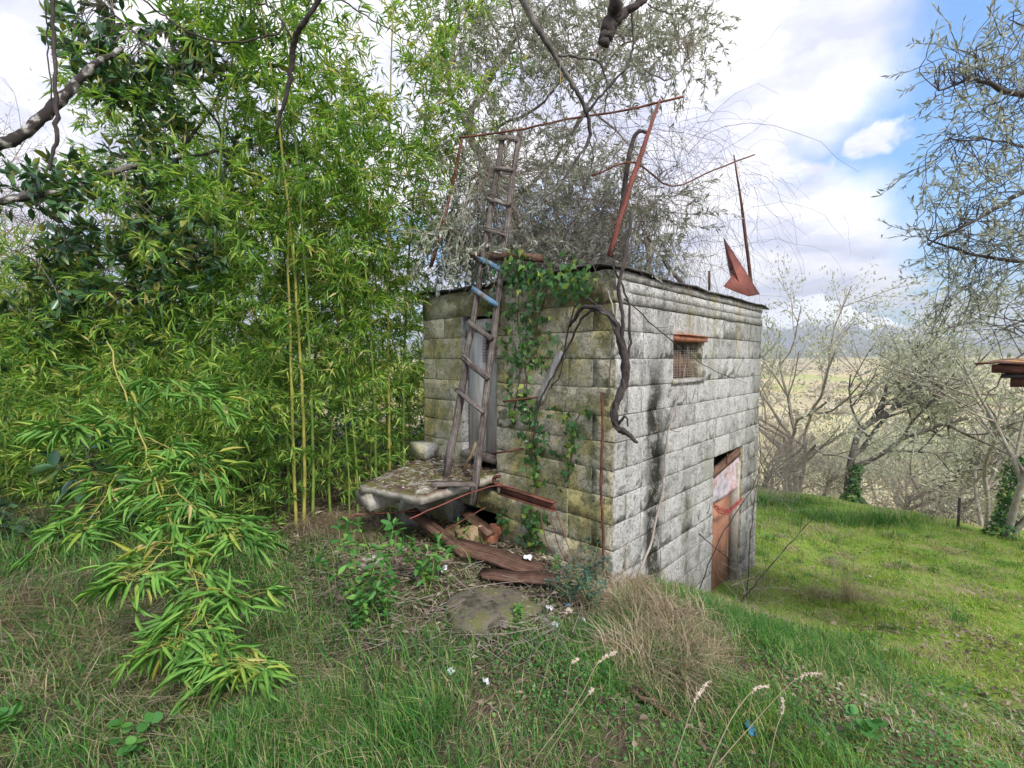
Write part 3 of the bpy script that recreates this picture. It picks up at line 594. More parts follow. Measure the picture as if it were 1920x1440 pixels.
g_.add(np.vstack([V, V2]), None, Q_).build('slab', M['slab'], slab)
g_ = G(); c_ = sL*.75+sF*.12+sB*.13; c_[2] = SLZ-.15; box(g_, c_, (.26, .30, .13), (LD, LN, (0, 0, 1)), jit=.006); g_.build('bearer', M['slab'], slab)
g_ = G(); c_ = (sL+sB)/2*.8+(sB)*.2+LN*0; zz = gz(c_[0], c_[1])[0]; c_ = c_+LN*(-.1); c_[2] = (zz+SLZ-.1)/2-.1; box(g_, c_, (.2, .3, SLZ-zz+.05), (LD, LN, (0, 0, 1)), jit=.01); g_.build('support_pier', M['slab'], slab)
g_ = G(); p_ = LP(795, 850, .12); c_ = np.array([p_[0], p_[1], SLZ+.10]); box(g_, c_, (.26, .17, .16), (LD, LN, (0, 0, 1)), jit=.004)
o = g_.build('loose_block', M['block_l']); o['label'] = 'loose concrete block on the back corner of the landing slab'; o['category'] = 'concrete block'
# leaf litter on the slab
g_ = G(); n_ = 900; uu = R.random(n_); vv = R.random(n_)**1.7; P = (sR*(1-uu)[:, None]+sB*uu[:, None])*(1-vv)[:, None]+(sF*(1-uu)[:, None]+sL*uu[:, None])*vv[:, None]; P[:, 2] += .012+R.random(n_)*.012
leaves(g_, P, rdir(n_, -.15, .25), rdir(n_, .6, 1), U(.02, .06, n_), U(.008, .02, n_), 'scale')
g_.build('fallen_leaves', M['litter'], kind='stuff', label='brown fallen leaves scattered over the landing slab')
# low dark doorway stuff: brick pieces
# ------------------------------------------------------------------ ladder
lad = thing('ladder', 'old weathered wooden ladder standing on the landing slab and leaning far above the roof', 'ladder')
A0 = W(838, 897, 4.22); A1 = W(903, 500, 4.40); B0 = W(886, 945, 4.02); B1 = W(936, 545, 4.28)
def ext(a, b_, py):
    lo, hi = -.5, 4.
    for _ in range(50):
        k_ = (lo+hi)/2; p_ = a+(b_-a)*k_; d_ = p_-CAM; dep = d_[1]*cp-d_[2]*sp; y_ = CY-F*(d_[1]*sp+d_[2]*cp)/dep
        if y_ > py: lo = k_
        else: hi = k_
    return a+(b_-a)*((lo+hi)/2)
def proj(p_):
    d_ = np.asarray(p_)-CAM; dep = d_[1]*cp-d_[2]*sp; return CX+F*d_[0]/dep, CY-F*(d_[1]*sp+d_[2]*cp)/dep
A2 = ext(A0, A1, 242); B2 = ext(B0, B1, 240)
for a, b_ in ((A0, A2), (B0, B2)):
    g_ = G(); P = [a+(b_-a)*k_/14+R.normal(0, .004, 3) for k_ in range(15)]; tube(g_, P, [.035, .032, .030, .026], 6, lump=.12, r='ang'); g_.build('rail', M['wood'], lad)
upv = np.cross(nrm(A2-A0), nrm(B0-A0))
for ya, yb, mt, w_ in ((263, 264, 'wood', .045), (320, 323, 'wood', .04), (378, 386, 'wood', .035), (430, 443, 'wood', .045), (489, 506, 'blue_paint', .045), (547, 572, 'blue_paint', .045), (606, 637, 'wood', .045), (673, 706, 'wood', .055), (735, 770, 'wood', .032)):
    a, b_ = ext(A0, A1, ya), ext(B0, B1, yb); e = (b_-a)*.12; g_ = G(); out = -.04*nrm(upv)*np.sign(np.dot(upv, A0-CAM))
    plank(g_, a-e+out, b_+e*.6+out, w_, .024, up=LN, tw=.15, seg=4, jit=.004)
    o = g_.build('rung', M[mt], lad)
    if mt == 'blue_paint': o['label'] = 'rung with flaking blue paint'
def rod(name, label, cat, P, rad, mt, sides=6, n_=4, lump=0., group=None):
    g_ = G(); tube(g_, smooth_path(P, n_, .002), rad, sides, lump=lump); o = g_.build(name, M[mt], smooth=sides > 4); o['label'] = label; o['category'] = cat
    if group: o['group'] = group
    return o
def board(name, label, cat, A, B, w_, t_, mt, up=(0, 0, 1), group=None, jit=.004):
    g_ = G(); plank(g_, A, B, w_, t_, up, jit=jit); o = g_.build(name, M[mt]); o['label'] = label; o['category'] = cat
    if group: o['group'] = group
    return o
# planks and rods round the wall
board('wooden_plank', 'brown mossy plank lying along the roof edge behind the ladder', 'plank', LP(872, 485, .0)+[0, 0, .03], LP(1012, 490, .02)+[0, 0, .03], .10, .06, 'wood_brown')
board('wooden_plank', 'grey split plank lying on the front edge of the landing slab under the ladder', 'plank', zp(808, 908, SLZ+.03), zp(890, 906, SLZ+.03), .09, .03, 'wood')
board('wooden_stick', 'yellowish wooden stick leaning on the slab between the ladder rails', 'stick', zp(868, 882, SLZ+.02), LP(893, 832, .15), .03, .02, 'buff', up=LN)
board('wooden_plank', 'narrow pinkish plank leaning upright against the ivy wall', 'plank', LP(1010, 758, .05), LP(1050, 660, .03), .06, .02, 'wood_door', up=LN)
rod('iron_bar', 'upper short rusty iron bar sticking out of the mossy wall beside the door', 'bar', [LP(943, 753, .16), LP(1012, 744, .02)], .009, 'rust', 4)
rod('iron_bar', 'lower short rusty iron bar sticking out of the mossy wall above the slab corner', 'bar', [LP(922, 851, .12), LP(982, 841, .01)], .009, 'rust', 4)
rod('drain_pipe', 'thin rusty upright pipe along the mossy wall near the hut corner', 'pipe', [LP(1128, 735, .03), LP(1130, 800, .04), LP(1127, 900, .035), LP(1131, 1000, .04), LP(1130, 1150, .04)], .011, 'rust', 6)
rod('old_cane', 'pale curved cane hanging down the mossy wall close to the corner', 'cane', [LP(1140, 545, .06), LP(1152, 600, .12), LP(1145, 660, .14), LP(1142, 730, .1), LP(1135, 745, .08)], .006, 'bark_pale', 5)
# bent rusty I beam
def ibeam(A, B, H_, Wd_, g_, n_=1):
    d = nrm(B-A); s_ = nrm(np.cross(d, (0, 0, 1))); u = np.cross(s_, d); L_ = np.linalg.norm(B-A); c_ = (A+B)/2
    box(g_, c_, (L_, .007, H_-.012), (d, s_, u)); box(g_, c_+u*(H_/2-.003), (L_+.004, Wd_, .007), (d, s_, u)); box(g_, c_-u*(H_/2-.003), (L_+.006, Wd_, .007), (d, s_, u))
ib = thing('iron_beam', 'short rusty I-beam lying from the slab corner along the ivy wall', 'beam'); g_ = G()
iA = LP(938, 918, .25); iB = LP(1040, 950, .22); ibeam(iA, iB, .075, .055, g_); g_.build('beam', M['rust'], ib)
g_ = G(); tube(g_, smooth_path([iA+[-.0, 0, .035], iA+nrm(iA-iB)*.06+[0, 0, .045], iA+nrm(iA-iB)*.07+[0, 0, .09], iA+[0, 0, .12]], 4), [.022, .02, .015], 5); g_.build('curled_end', M['rust'], ib)
rod('bent_rod', 'long thin rusty rod running from the rubble up across the slab front to the wall', 'rod', [zp(768, 973, .5), zp(830, 945, .56), zp(880, 925, .6), zp(930, 910, .66), LP(965, 915, .2)], .006, 'rust_red', 5)
rod('bent_rod', 'thin rusty rod crossing low before the bamboo and the slab underside', 'rod', [W(640, 968, 4.0), W(700, 963, 4.0), W(760, 960, 3.95), W(800, 955, 3.9)], .004, 'rust_red', 4)
rod('bent_rod', 'thin straight rod leaning across the dark hollow under the landing', 'rod', [W(810, 1008, 3.7), W(860, 980, 3.75), W(910, 952, 3.85)], .005, 'rust', 4)
for P, lb in (([LP(1012, 960, .3), LP(1030, 1030, .38), LP(1068, 1080, .42)], 'dark thin stalk leaning under the rusty beam, first from the ladder'),
              ([LP(1030, 965, .28), LP(1050, 1030, .36), LP(1078, 1075, .4)], 'dark thin stalk leaning under the rusty beam, second from the ladder'),
              ([LP(1042, 955, .22), LP(1060, 1010, .3), LP(1080, 1062, .36)], 'dark thin stalk leaning under the rusty beam, third from the ladder')):
    rod('dry_stalk', lb, 'stalk', P, .004, 'rust', 4, group='stalks under the beam')
# grape vine trunk round the corner
vine = thing('vine_trunk', 'thick dark twisted vine trunk hanging over the hut corner', 'vine')
g_ = G(); VP = [LP(1068, 612, .08), LP(1090, 580, .12), LP(1118, 577, .16), W(1148, 596, 3.30), W(1163, 640, 3.28), W(1174, 690, 3.27), W(1167, 730, 3.28), W(1152, 765, 3.27), W(1156, 800, 3.26), W(1175, 812, 3.22), W(1196, 830, 3.2)]
tube(g_, smooth_path(VP, 5, .004), [.012, .015, .018, .021, .027, .029, .025, .023, .022, .020, .010], 12, lump=.17); g_.build('trunk', M['bark_dark'], vine, smooth=True)
VS = smooth_path(VP[2:10], 5, .002); tt_v = np.linspace(0, 26, len(VS))
for ph_ in (0., 2.2, 4.1):
    g_ = G(); tube(g_, VS+np.stack([np.cos(tt_v*.6+ph_), np.sin(tt_v*.6+ph_), 0*tt_v], 1)*.019, (.008, .012, .008), 6, lump=.15); g_.build('strand', M['bark_dark'], vine, smooth=True)
for P, r_ in (([LP(1118, 577, .16), LP(1090, 600, .12), LP(1070, 640, .1), LP(1045, 690, .08), LP(1010, 760, .07), LP(1000, 840, .05)], (.011, .005)),
              ([LP(1125, 580, .14), LP(1100, 560, .1), LP(1072, 590, .1), LP(1050, 700, .09), LP(1030, 730, .07)], (.008, .004)),
              ([W(1165, 660, 3.27), W(1168, 600, 3.25), W(1160, 540, 3.25), W(1175, 470, 3.3), W(1185, 400, 3.4)], (.016, .012)),
              ([W(1174, 690, 3.27), W(1182, 630, 3.3), W(1176, 560, 3.33), W(1150, 500, 3.4)], (.010, .007)),
              ([W(1160, 795, 3.26), W(1172, 780, 3.22), W(1178, 800, 3.2)], (.012, .004))):
    g_ = G(); tube(g_, smooth_path(P, 5, .004), r_, 6, lump=.08); g_.build('side_shoot', M['bark_dark'], vine, smooth=True)
# white dead stem and twigs on the grey wall
st = thing('dead_stem', 'pale grey leafless stem climbing in front of the grey block wall', 'dead plant')
g_ = G(); tube(g_, smooth_path([RP(1188, 1125, .1), RP(1200, 1075, .12), RP(1222, 1010, .1), RP(1240, 935, .08), RP(1244, 900, .08), RP(1248, 840, .07), RP(1258, 790, .06), RP(1268, 755, .05), RP(1275, 740, .04)], 4, .004), (.011, .010, .008, .007), 6); g_.build('stem', M['bark_pale'], st, smooth=True)
for P in (([RP(1258, 807, .06), RP(1275, 808, .1), RP(1295, 797, .12), RP(1315, 794, .14)]), ([RP(1244, 935, .08), RP(1262, 915, .12), RP(1270, 905, .12)]), ([RP(1270, 750, .05), RP(1285, 690, .08), RP(1290, 650, .1)]), ([RP(1241, 930, .08), RP(1225, 910, .1), RP(1218, 890, .1)])):
    g_ = G(); tube(g_, smooth_path(P, 4, .003), (.005, .002), 4); g_.build('twig', M['bark_pale'], st)
# ------------------------------------------------------------------ frame above the roof
def roofpt(t, s_, z_=0.): p_ = C3+RD*t+LD*s_; p_[2] = TOP+.05+z_; return p_
rod('rusty_post', 'thick leaning rusty angle-iron post on the roof with a pointed top', 'post', [W(1143, 480, 3.85), W(1172, 380, 3.9), W(1205, 280, 3.95), W(1238, 186, 4.0)], (.028, .026, .022, .010), 'rust_red', 4)
rod('rusty_post', 'thin upright rusty post at the far end of the roof beside the bent sheet', 'post', [W(1410, 545, 5.7), W(1395, 420, 5.7), W(1376, 290, 5.7)], (.022, .020, .008), 'rust', 4)
rod('rusty_post', 'leaning red-brown post behind the bamboo at the back corner of the roof', 'post', [W(808, 500, 5.0), W(838, 390, 5.0), W(866, 262, 5.0)], (.02, .018, .016), 'rust_red', 4)
rod('rusty_post', 'short rusty stub standing on the roof edge near the bent sheet', 'post', [W(1330, 545, 5.1), W(1330, 508, 5.1)], .014, 'rust', 4)
rod('dark_post', 'dark hooked post standing beside the thick leaning rusty post', 'post', [W(1150, 500, 4.2), W(1165, 400, 4.2), W(1180, 290, 4.2), W(1195, 248, 4.2), W(1215, 250, 4.2)], (.028, .024, .020, .012), 'bark_dark', 6)
rod('timber_strut', 'grey stick slanting down onto the roof edge near the window', 'stick', [W(1280, 533, 4.6), W(1245, 490, 4.6), W(1212, 440, 4.6)], (.02, .018, .012), 'bark', 6)
rod('timber_strut', 'pale short stake standing on the roof behind the slanting stick', 'stick', [W(1218, 520, 4.6), W(1214, 478, 4.6), W(1208, 440, 4.6)], (.018, .014), 'bark_pale', 6)
rod('cross_pole', 'long rusty horizontal pole spanning the top of the roof frame', 'pole', [W(862, 258, 4.6), W(960, 246, 4.45), W(1060, 225, 4.3), W(1170, 207, 4.1), W(1282, 181, 3.95)], .010, 'rust', 5)
rod('cross_pole', 'lower thin rusty pole running to the far end post of the roof frame', 'pole', [W(1110, 330, 4.0), W(1190, 305, 4.1), W(1260, 350, 4.8), W(1340, 318, 5.4), W(1415, 290, 5.75)], .009, 'rust', 5)
# leaning grey tree pole above roof at the back
# bent rusty sheet: a folded plate with its own thickness
sh = G(); pts = [(1356, 445), (1392, 500), (1424, 552), (1404, 556), (1378, 547), (1356, 537), (1370, 520), (1366, 500)]
dd = [5.55, 5.6, 5.65, 5.45, 5.35, 5.3, 5.5, 5.6]; V = [W(x, y, d) for (x, y), d in zip(pts, dd)]; cc = W(1385, 530, 5.5); V = np.array(V+[cc])
o = sh.add(V, [(8, i, (i+1) % 8) for i in range(8)]).build('bent_sheet', M['rust_red']); md = o.modifiers.new('s', 'SOLIDIFY'); md.thickness = .006
o['label'] = 'bent pointed rust-red metal sheet sticking up at the end of the roof'; o['category'] = 'metal sheet'
# chicken wire
wm = G()
def hexnet(P0, ux, uz, W_, H_, c=.05, sag=.03):
    nx_, nz_ = int(W_/c), int(H_/c)
    for i in range(nx_):
        path = []
        for j in range(nz_+1):
            x = i*c+(c*.22 if j % 2 else -c*.22)*(1 if i % 2 else -1); p_ = P0+ux*x+uz*(j*c)+np.array([math.sin(i*.5+j*.3), math.cos(i*.4), 0])*sag*.5; path.append(p_)
        tube(wm, path, .0008, 3, cap=False)
hexnet(W(1285, 535, 5.2), RD, np.array([0, 0, 1.]), 1.35, 1.1); hexnet(W(1200, 520, 4.4), RD, np.array([0, 0, 1.]), .9, .9)
o = wm.build('wire_netting', M['steel'], kind='stuff'); o['label'] = 'thin wire netting hung between the posts of the roof frame'
# tangled dry vine above the roof
tv = thing('dried_climber', 'tangled mass of thin leafless climber stems over the roof frame', 'climber'); g_ = G(); rg = np.random.default_rng(11)
def tangle(g_, n_, xr, yr, dr, L_=(.5, 1.6), r_=(.0012, .003), droop=.3, z_bias=0.):
    for _ in range(n_):
        p_ = W(rg.uniform(*xr), rg.uniform(*yr), rg.uniform(*dr)); d_ = nrm(rg.normal(0, 1, 3)+[0, 0, z_bias]); L1 = rg.uniform(*L_); P = [p_]; m__ = 9
        for i in range(m__):
            d_ = nrm(d_+rg.normal(0, .33, 3)+[0, 0, -droop*(.3+i/m__)]); p_ = p_+d_*L1/m__; P.append(p_)
        tube(g_, P, (rg.uniform(*r_), .0008), 3, cap=False, r=rg.random())
tangle(g_, 400, (1000, 1300), (230, 500), (3.9, 4.8)); tangle(g_, 130, (1230, 1420), (300, 500), (4.8, 5.7), r_=(.001, .0022)); tangle(g_, 110, (860, 1150), (250, 490), (4.2, 5.0)); tangle(g_, 140, (950, 1300), (450, 525), (3.9, 4.8), (.3, .8), droop=.5); tangle(g_, 60, (1060, 1200), (420, 540), (3.5, 4.2), (.3, .9), droop=.6)
tangle(g_, 40, (1240, 1330), (180, 330), (4., 5.), (.4, .9), (.0008, .0015), .5)
g_.build('stems', M['twig'], tv, kind='stuff')
# ------------------------------------------------------------------ ivy on the left wall
ivy = thing('ivy', 'green ivy climbing the mossy wall from the slab up to the roof edge', 'ivy')
IP = []; IG = G()
def ivyzone(pts, n_, rx, ry, out=(.02, .07)):
    pts = np.array(pts, float)
    for _ in range(n_):
        k_ = R.uniform(0, len(pts)-1.001); i = int(k_); f = k_-i; c_ = pts[i]*(1-f)+pts[i+1]*f
        x = c_[0]+R.normal(0, rx if np.isscalar(rx) else np.interp(k_, range(len(rx)), rx)); y = c_[1]+R.normal(0, ry)
        if x > 1140: continue
        IP.append(LP(x, y, R.uniform(*out)))
ivyzone([(950, 505), (985, 520), (1060, 520), (1095, 530)], 320, 18, 17, (.03, .14))
ivyzone([(960, 555), (975, 600), (985, 650), (990, 690)], 210, (28, 30, 24, 22), 10)
ivyzone([(965, 700), (985, 760), (1005, 800), (1000, 860), (1005, 905)], 150, (20, 14, 18, 13, 9), 10)
ivyzone([(1040, 770), (1075, 800), (1072, 850), (1060, 900)], 55, 8, 9)
ivyzone([(1100, 770), (1105, 762)], 8, 6, 6)
ivyzone([(1000, 950), (1000, 1000), (995, 1040)], 110, 14, 12, (.02, .10))
ivyzone([(940, 970), (950, 1000)], 22, 7, 14); ivyzone([(958, 770), (962, 790)], 14, 4, 8)
IP = np.array(IP); n_ = len(IP)
D_ = nrm(np.array([0, 0, -1.])+R.normal(0, .55, (n_, 3))); N_ = nrm(LN+R.normal(0, .35, (n_, 3))); Lf = R.uniform(.036, .07, n_)
tvI, ttI = TPL['ivy']; order = np.argsort(-Lf)
protos = []
for _ in range(8):
    q = G(); v = tvI*np.array([1, 1, 1.])+R.normal(0, .02, tvI.shape); q.add(v, ttI, None, R.random()); protos.append(q.mesh('ivy_leaf', M['ivy_leaf']))
rest = G()
from mathutils import Matrix
for c_, i in enumerate(order):
    if c_ < 290:
        D1_ = D_[i]; S_ = nrm(np.cross(N_[i], D1_)); N1 = np.cross(D1_, S_)
        o = link('ivy_leaf', protos[c_ % 8], ivy); mtx = Matrix(((D1_[0], S_[0], N1[0]), (D1_[1], S_[1], N1[1]), (D1_[2], S_[2], N1[2]))).to_4x4()
        o.matrix_basis = Matrix.Translation(Vector(IP[i])) @ mtx @ Matrix.Diagonal((Lf[i], Lf[i]*.85, Lf[i], 1))
i = order[290:]; leaves(rest, IP[i], D_[i], N_[i], Lf[i], Lf[i]*.85, 'ivy'); rest.build('small_leaves', M['ivy_leaf'], ivy, kind='stuff')
g_ = G()
for P in ([(1005, 1060), (1000, 960), (1010, 880), (990, 780), (985, 690), (970, 600), (985, 530), (1050, 515)], [(1010, 900), (1000, 830), (1010, 790)], [(1060, 905), (1072, 850), (1080, 790), (1100, 765)], [(985, 690), (1010, 640), (990, 560)], [(960, 790), (975, 700), (960, 620)], [(1010, 690), (1005, 620), (1030, 530)]):
    tube(g_, smooth_path([LP(x, y, .012) for x, y in P], 5, .004), (.007, .003), 5)
g_.build('stems', M['wood_brown'], ivy, kind='stuff')
# ------------------------------------------------------------------ bamboo
def cluster(P, D, n_, L0, L1, spread=.6, droop=.25):
    """leaf fans at twig tips: returns P, D, N, L"""
    P = np.repeat(P, n_, 0)+R.normal(0, .012, (len(P)*n_, 3)); D = nrm(np.repeat(D, n_, 0)+R.normal(0, spread, (len(P), 3))+[0, 0, -droop])
    N = nrm(R.normal(0, .55, (len(P), 3))+[0, 0, 1.]); return P, D, N, R.uniform(L0, L1, len(P))
def make_culm(seed, H, r0, start, top, blen, dens, lean, nper=5, Ls=(.10, .175)):
    global R
    keep = R; R = np.random.default_rng(seed); a = R.uniform(0, 6.28); ld = np.array([math.cos(a), math.sin(a), 0])*lean
    nn = int(H/.19); Z_ = np.linspace(0, 1, nn+1); bow = Z_**2.6
    P = np.stack([ld[0]*bow*H*.4, ld[1]*bow*H*.4, H*(Z_-.12*bow*abs(lean))], 1)+np.cumsum(R.normal(0, .004, (nn+1, 3)), 0)
    rad = r0*(1-.85*Z_)+.001; g_ = G(); PP, RR = [], []
    for i in range(nn):
        for f, k_ in ((0, 1.18), (.06, .98), (.9, .98)): PP.append(P[i]+(P[i+1]-P[i])*f); RR.append(rad[i]*k_)
    PP.append(P[-1]); RR.append(.001); PP = np.array(PP); V0 = len(PP)
    tube(g_, PP, np.array(RR), 6); tw = G(); lp, ld_, = [], []
    for i in range(nn):
        if Z_[i] < start: continue
        for sgn in ((0, 1) if R.random() < dens else (0,)):
            az = i*math.pi+sgn*1.1+R.normal(0, .6); u = (Z_[i]-start)/(1-start+1e-6); bl = blen*(.45+.75*math.sin(math.pi*min(1, u*.85+.12)))*R.uniform(.7, 1.2)
            d_ = nrm(np.array([math.cos(az), math.sin(az), R.uniform(.5, 1.1)])); p_ = P[i].copy(); path = [p_]; m__ = max(4, int(bl/.09))
            for j in range(m__):
                d_ = nrm(d_+R.normal(0, .12, 3)+[0, 0, -.13*(.4+j/m__)]); p_ = p_+d_*bl/m__; path.append(p_)
                if j > 0:
                    for _ in range(2 if R.random() < .6 else 1):
                        q = nrm(d_+R.normal(0, .7, 3)); lp.append(p_+q*R.uniform(.03, .12)); ld_.append(q)
            tube(tw, path, (.0022, .0008), 3, cap=False)
    lp, ld_ = np.array(lp), np.array(ld_); lv = G(); P1, D1_, N1, L1 = cluster(lp, ld_, nper, *Ls)
    leaves(lv, P1, D1_, N1, L1, L1*R.uniform(.10, .15, len(L1)), 'thin')
    R = keep; return g_, tw, lv
def reg(v, ): return v
CV = []
for spec in ((101, 6.4, .016, .34, 1, .75, .8, .55), (102, 5.8, .014, .22, 1, .8, .8, .7), (103, 6.9, .018, .42, 1, .75, .7, .4), (104, 5.2, .012, .08, 1, .75, .8, .6), (105, 6.0, .015, .30, 1, .85, .8, .9), (106, 4.2, .010, .03, 1, .7, .9, .8), (107, 2.5, .007, .0, 1, .55, .9, 1.0)):
    a_, t_, l_ = make_culm(*spec); CV.append((a_.mesh('culm', M['culm'], True), t_.mesh('twigs', M['culm']), l_.mesh('foliage', M['bamboo_leaf'])))
def place_bamboo(x, y, v, sc=1., rot=None, label=None, group='bamboo culms of the grove', culm_mat=None, dz=-.03, leanv=(0, 0)):
    o = thing('bamboo', label or 'green bamboo culm in the dense leafy grove beside the hut', 'bamboo', None if label else group)
    o.location = onz(x, y, dz); o.rotation_euler = (leanv[0], leanv[1], R.uniform(0, 6.28) if rot is None else rot); o.scale = (sc, sc, sc)
    c_ = link('culm', CV[v][0], o)
    if culm_mat: c_.material_slots[0].link = 'OBJECT'; c_.material_slots[0].material = M[culm_mat]
    link('twigs', CV[v][1], o, kind='stuff'); link('foliage', CV[v][2], o, kind='stuff'); return o
for px, d, v, sc, mt, lb in ((548, 4.45, 0, 1.0, 'culm_yellow', 'yellow-green bamboo culm, the left one of the close pair rising from the straw heap'), (563, 4.5, 2, .95, 'culm_yellow', 'yellow bamboo culm, the right one of the close pair rising from the straw heap'),
    (580, 4.6, 2, .9, None, 'slim green bamboo culm just beside the yellow pair'), (395, 4.35, 2, .95, None, 'thick grey-green bamboo culm standing alone in the middle of the leafy mass'),
    (700, 5.1, 0, .95, None, 'bamboo culm rising just behind the left end of the landing slab'), (726, 5.4, 2, .95, 'culm_yellow', 'yellowish bamboo culm behind the landing slab'), (755, 5.6, 2, 1., None, 'bamboo culm standing nearest to the mossy wall'),
    (664, 4.9, 4, .9, None, 'leafy bamboo culm standing between the straw heap and the slab')):
    p_ = CAM+ray(px, 700)*d; place_bamboo((px-CX)/F*d, d, v, sc, culm_mat=mt, label=lb)
rb = np.random.default_rng(21); cnt = 0
def zone(px, d, x, v, sc):
    lb, gr_ = (('bamboo culm in the shaded far end of the grove behind the dry grass', 'bamboo at the shaded end') if px < 170 else ('leafy bamboo culm around the dark broad-leaved tree', 'bamboo round the broad-leaved tree') if px < 460 else
        ('bamboo culm crowded behind the yellow pair of culms', 'bamboo behind the yellow pair') if px < 640 else ('bamboo culm behind the landing slab, next to the mossy wall', 'bamboo behind the landing slab'))
    o = place_bamboo(x, d, v, sc, rb.uniform(0, 6.28), label=lb); o['group'] = gr_
spots = []
for d, n_, x0, x1 in ((4.9, 8, 60, 640), (5.6, 10, -60, 790), (6.4, 9, -150, 800), (7.4, 7, -200, 850)):
    for i in range(n_):
        px = x0+(x1-x0)*(i+rb.uniform(.15, .85))/n_; dd_ = d+rb.uniform(-.3, .3); x = (px-CX)/F*dd_
        rel = np.array([x, dd_, 0])-C3; t_, s_ = rel@RD, rel@LD
        if -.2 < t_ < RLEN+.2 and -.3 < s_ < LLEN+.15: continue
        if rel@LN > -.05 and s_ < LLEN+.0 and rel@LN < 1.0: continue
        left = px < 300
        sc_ = rb.uniform(.55, .8) if left else rb.uniform(.78, 1.0)*(1.0 if px > 420 else .85)
        zone(px, dd_, x, rb.choice([5, 5, 5, 6] if left else [0, 1, 1, 3, 4, 2]), sc_*(1 if d < 6 else .85))
for px, d in ((300, 3.9), (235, 3.75), (350, 4.1), (430, 4.2), (170, 4.3), (470, 4.3), (650, 4.7), (260, 4.4), (380, 3.85), (120, 4.8), (40, 5.0), (510, 4.7), (330, 4.6), (690, 5.3), (610, 5.0), (-40, 5.4), (90, 5.6), (740, 5.9), (200, 5.0), (0, 4.7), (60, 4.6), (-60, 4.8), (140, 4.6), (-20, 4.2), (440, 4.9), (560, 5.1), (770, 6.2)):
    zone(px, d, (px-CX)/F*d, 6 if d < 4.4 else 5, rb.uniform(.75, 1.0)*(.8 if px < 300 else 1) if d > 4.4 else rb.uniform(.65, .95))
# low dark thicket filling the grove's floor, one mass
def mass(name, label, spots_, n_, kind, L_, ratio, mt, zr=(0, 1.), stems=None, **kw):
    g_ = G()
    for (x, y, rx, ry, h_, fr) in spots_:
        k_ = int(n_*fr); th = R.uniform(0, 6.28, k_); rr = np.sqrt(R.random(k_)); X = x+rr*rx*np.cos(th); Y = y+rr*ry*np.sin(th)
        hh = h_*(1-.5*rr**2)*(.6+.4*np.sin(X*4.1+Y*3)*np.cos(Y*3.7)); Z_ = gz(X, Y)+hh*R.uniform(*zr, k_)
        L = R.uniform(*L_, k_); leaves(g_, np.stack([X, Y, Z_], 1), rdir(k_, -.9, .5), rdir(k_, .1, 1), L, L*ratio, kind)
    o = g_.build(name, M[mt], kind='stuff', label=label, **kw); return o
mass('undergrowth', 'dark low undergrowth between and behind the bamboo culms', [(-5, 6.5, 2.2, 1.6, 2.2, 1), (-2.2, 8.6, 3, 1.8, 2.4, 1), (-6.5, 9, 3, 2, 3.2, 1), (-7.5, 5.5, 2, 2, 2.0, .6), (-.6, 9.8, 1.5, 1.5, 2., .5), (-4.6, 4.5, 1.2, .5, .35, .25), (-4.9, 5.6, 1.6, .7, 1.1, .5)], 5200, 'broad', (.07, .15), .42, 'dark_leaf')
mass('far_bushes', 'sunlit yellow-green bushes glimpsed far behind the grove', [(-13, 14, 4, 3, 4.6, 1), (-19, 15, 4, 3, 5.0, 1), (-9, 17, 4, 3, 4.6, 1), (-4, 19, 4, 3, 4.0, .8)], 6500, 'broad', (.10, .2), .45, 'far_leaf')
# near bamboo spray at the lower left, its leaves single parts
spray = thing('bamboo_spray', 'arching bamboo branch with long fresh leaves hanging low over the grass at the near left', 'bamboo')
SG = G(); LP_, LD_, LN_, LL_ = [], [], [], []
main = [[(200, 640, 3.5), (250, 780, 3.1), (290, 900, 2.8), (330, 1000, 2.6), (375, 1120, 2.35), (400, 1220, 2.2), (395, 1300, 2.15)], [(240, 860, 3.0), (180, 960, 2.7), (130, 1010, 2.5)], [(275, 860, 2.95), (350, 940, 2.7), (430, 990, 2.6), (470, 1010, 2.6)],
        [(330, 1000, 2.6), (280, 1060, 2.4), (220, 1090, 2.3)], [(350, 1050, 2.5), (410, 1110, 2.4), (470, 1120, 2.35)], [(385, 1120, 2.35), (340, 1190, 2.25), (300, 1210, 2.2)], [(390, 1180, 2.3), (440, 1230, 2.2), (470, 1250, 2.15)], [(270, 820, 3.0), (340, 850, 2.9), (400, 900, 2.8)], [(245, 780, 3.1), (160, 800, 3.0), (90, 800, 2.95)], [(230, 720, 3.2), (320, 720, 3.1), (400, 760, 3.0)]]
for br in main:
    P = smooth_path([W(*q) for q in br], 6, .006); tube(SG, P, (.006 if br is main[0] else .0035, .0015), 5)
    for i in range(2, len(P)):
        for _ in range(3 if br is not main[0] else 2):
            dirx = nrm(np.array([R.choice([-1, 1])*R.uniform(.5, 1), R.uniform(-.6, .3), R.uniform(-.55, .25)])); tip = P[i]+dirx*R.uniform(.04, .16); tube(SG, [P[i], (P[i]+tip)/2+[0, 0, .01], tip], (.0015, .0008), 3, cap=False)
            for _ in range(R.integers(3, 6)):
                LP_.append(tip+R.normal(0, .012, 3)); LD_.append(nrm(dirx+R.normal(0, .5, 3)+[0, 0, -.45])); LN_.append(nrm(R.normal(0, .45, 3)+[0, -.35, 1])); LL_.append(R.uniform(.09, .17))
SG.build('branches', M['culm_yellow'], spray)
LP_, LD_, LN_, LL_ = map(np.array, (LP_, LD_, LN_, LL_)); order = np.argsort(-LL_/LP_[:, 1]); tvB, ttB = TPL['bamboo']; protos = []
for _ in range(10):
    q = G(); q.add(tvB+R.normal(0, .012, tvB.shape)*np.array([1, 1, 1]), ttB, None, R.random()); protos.append(q.mesh('leaf', M['bamboo_near']))
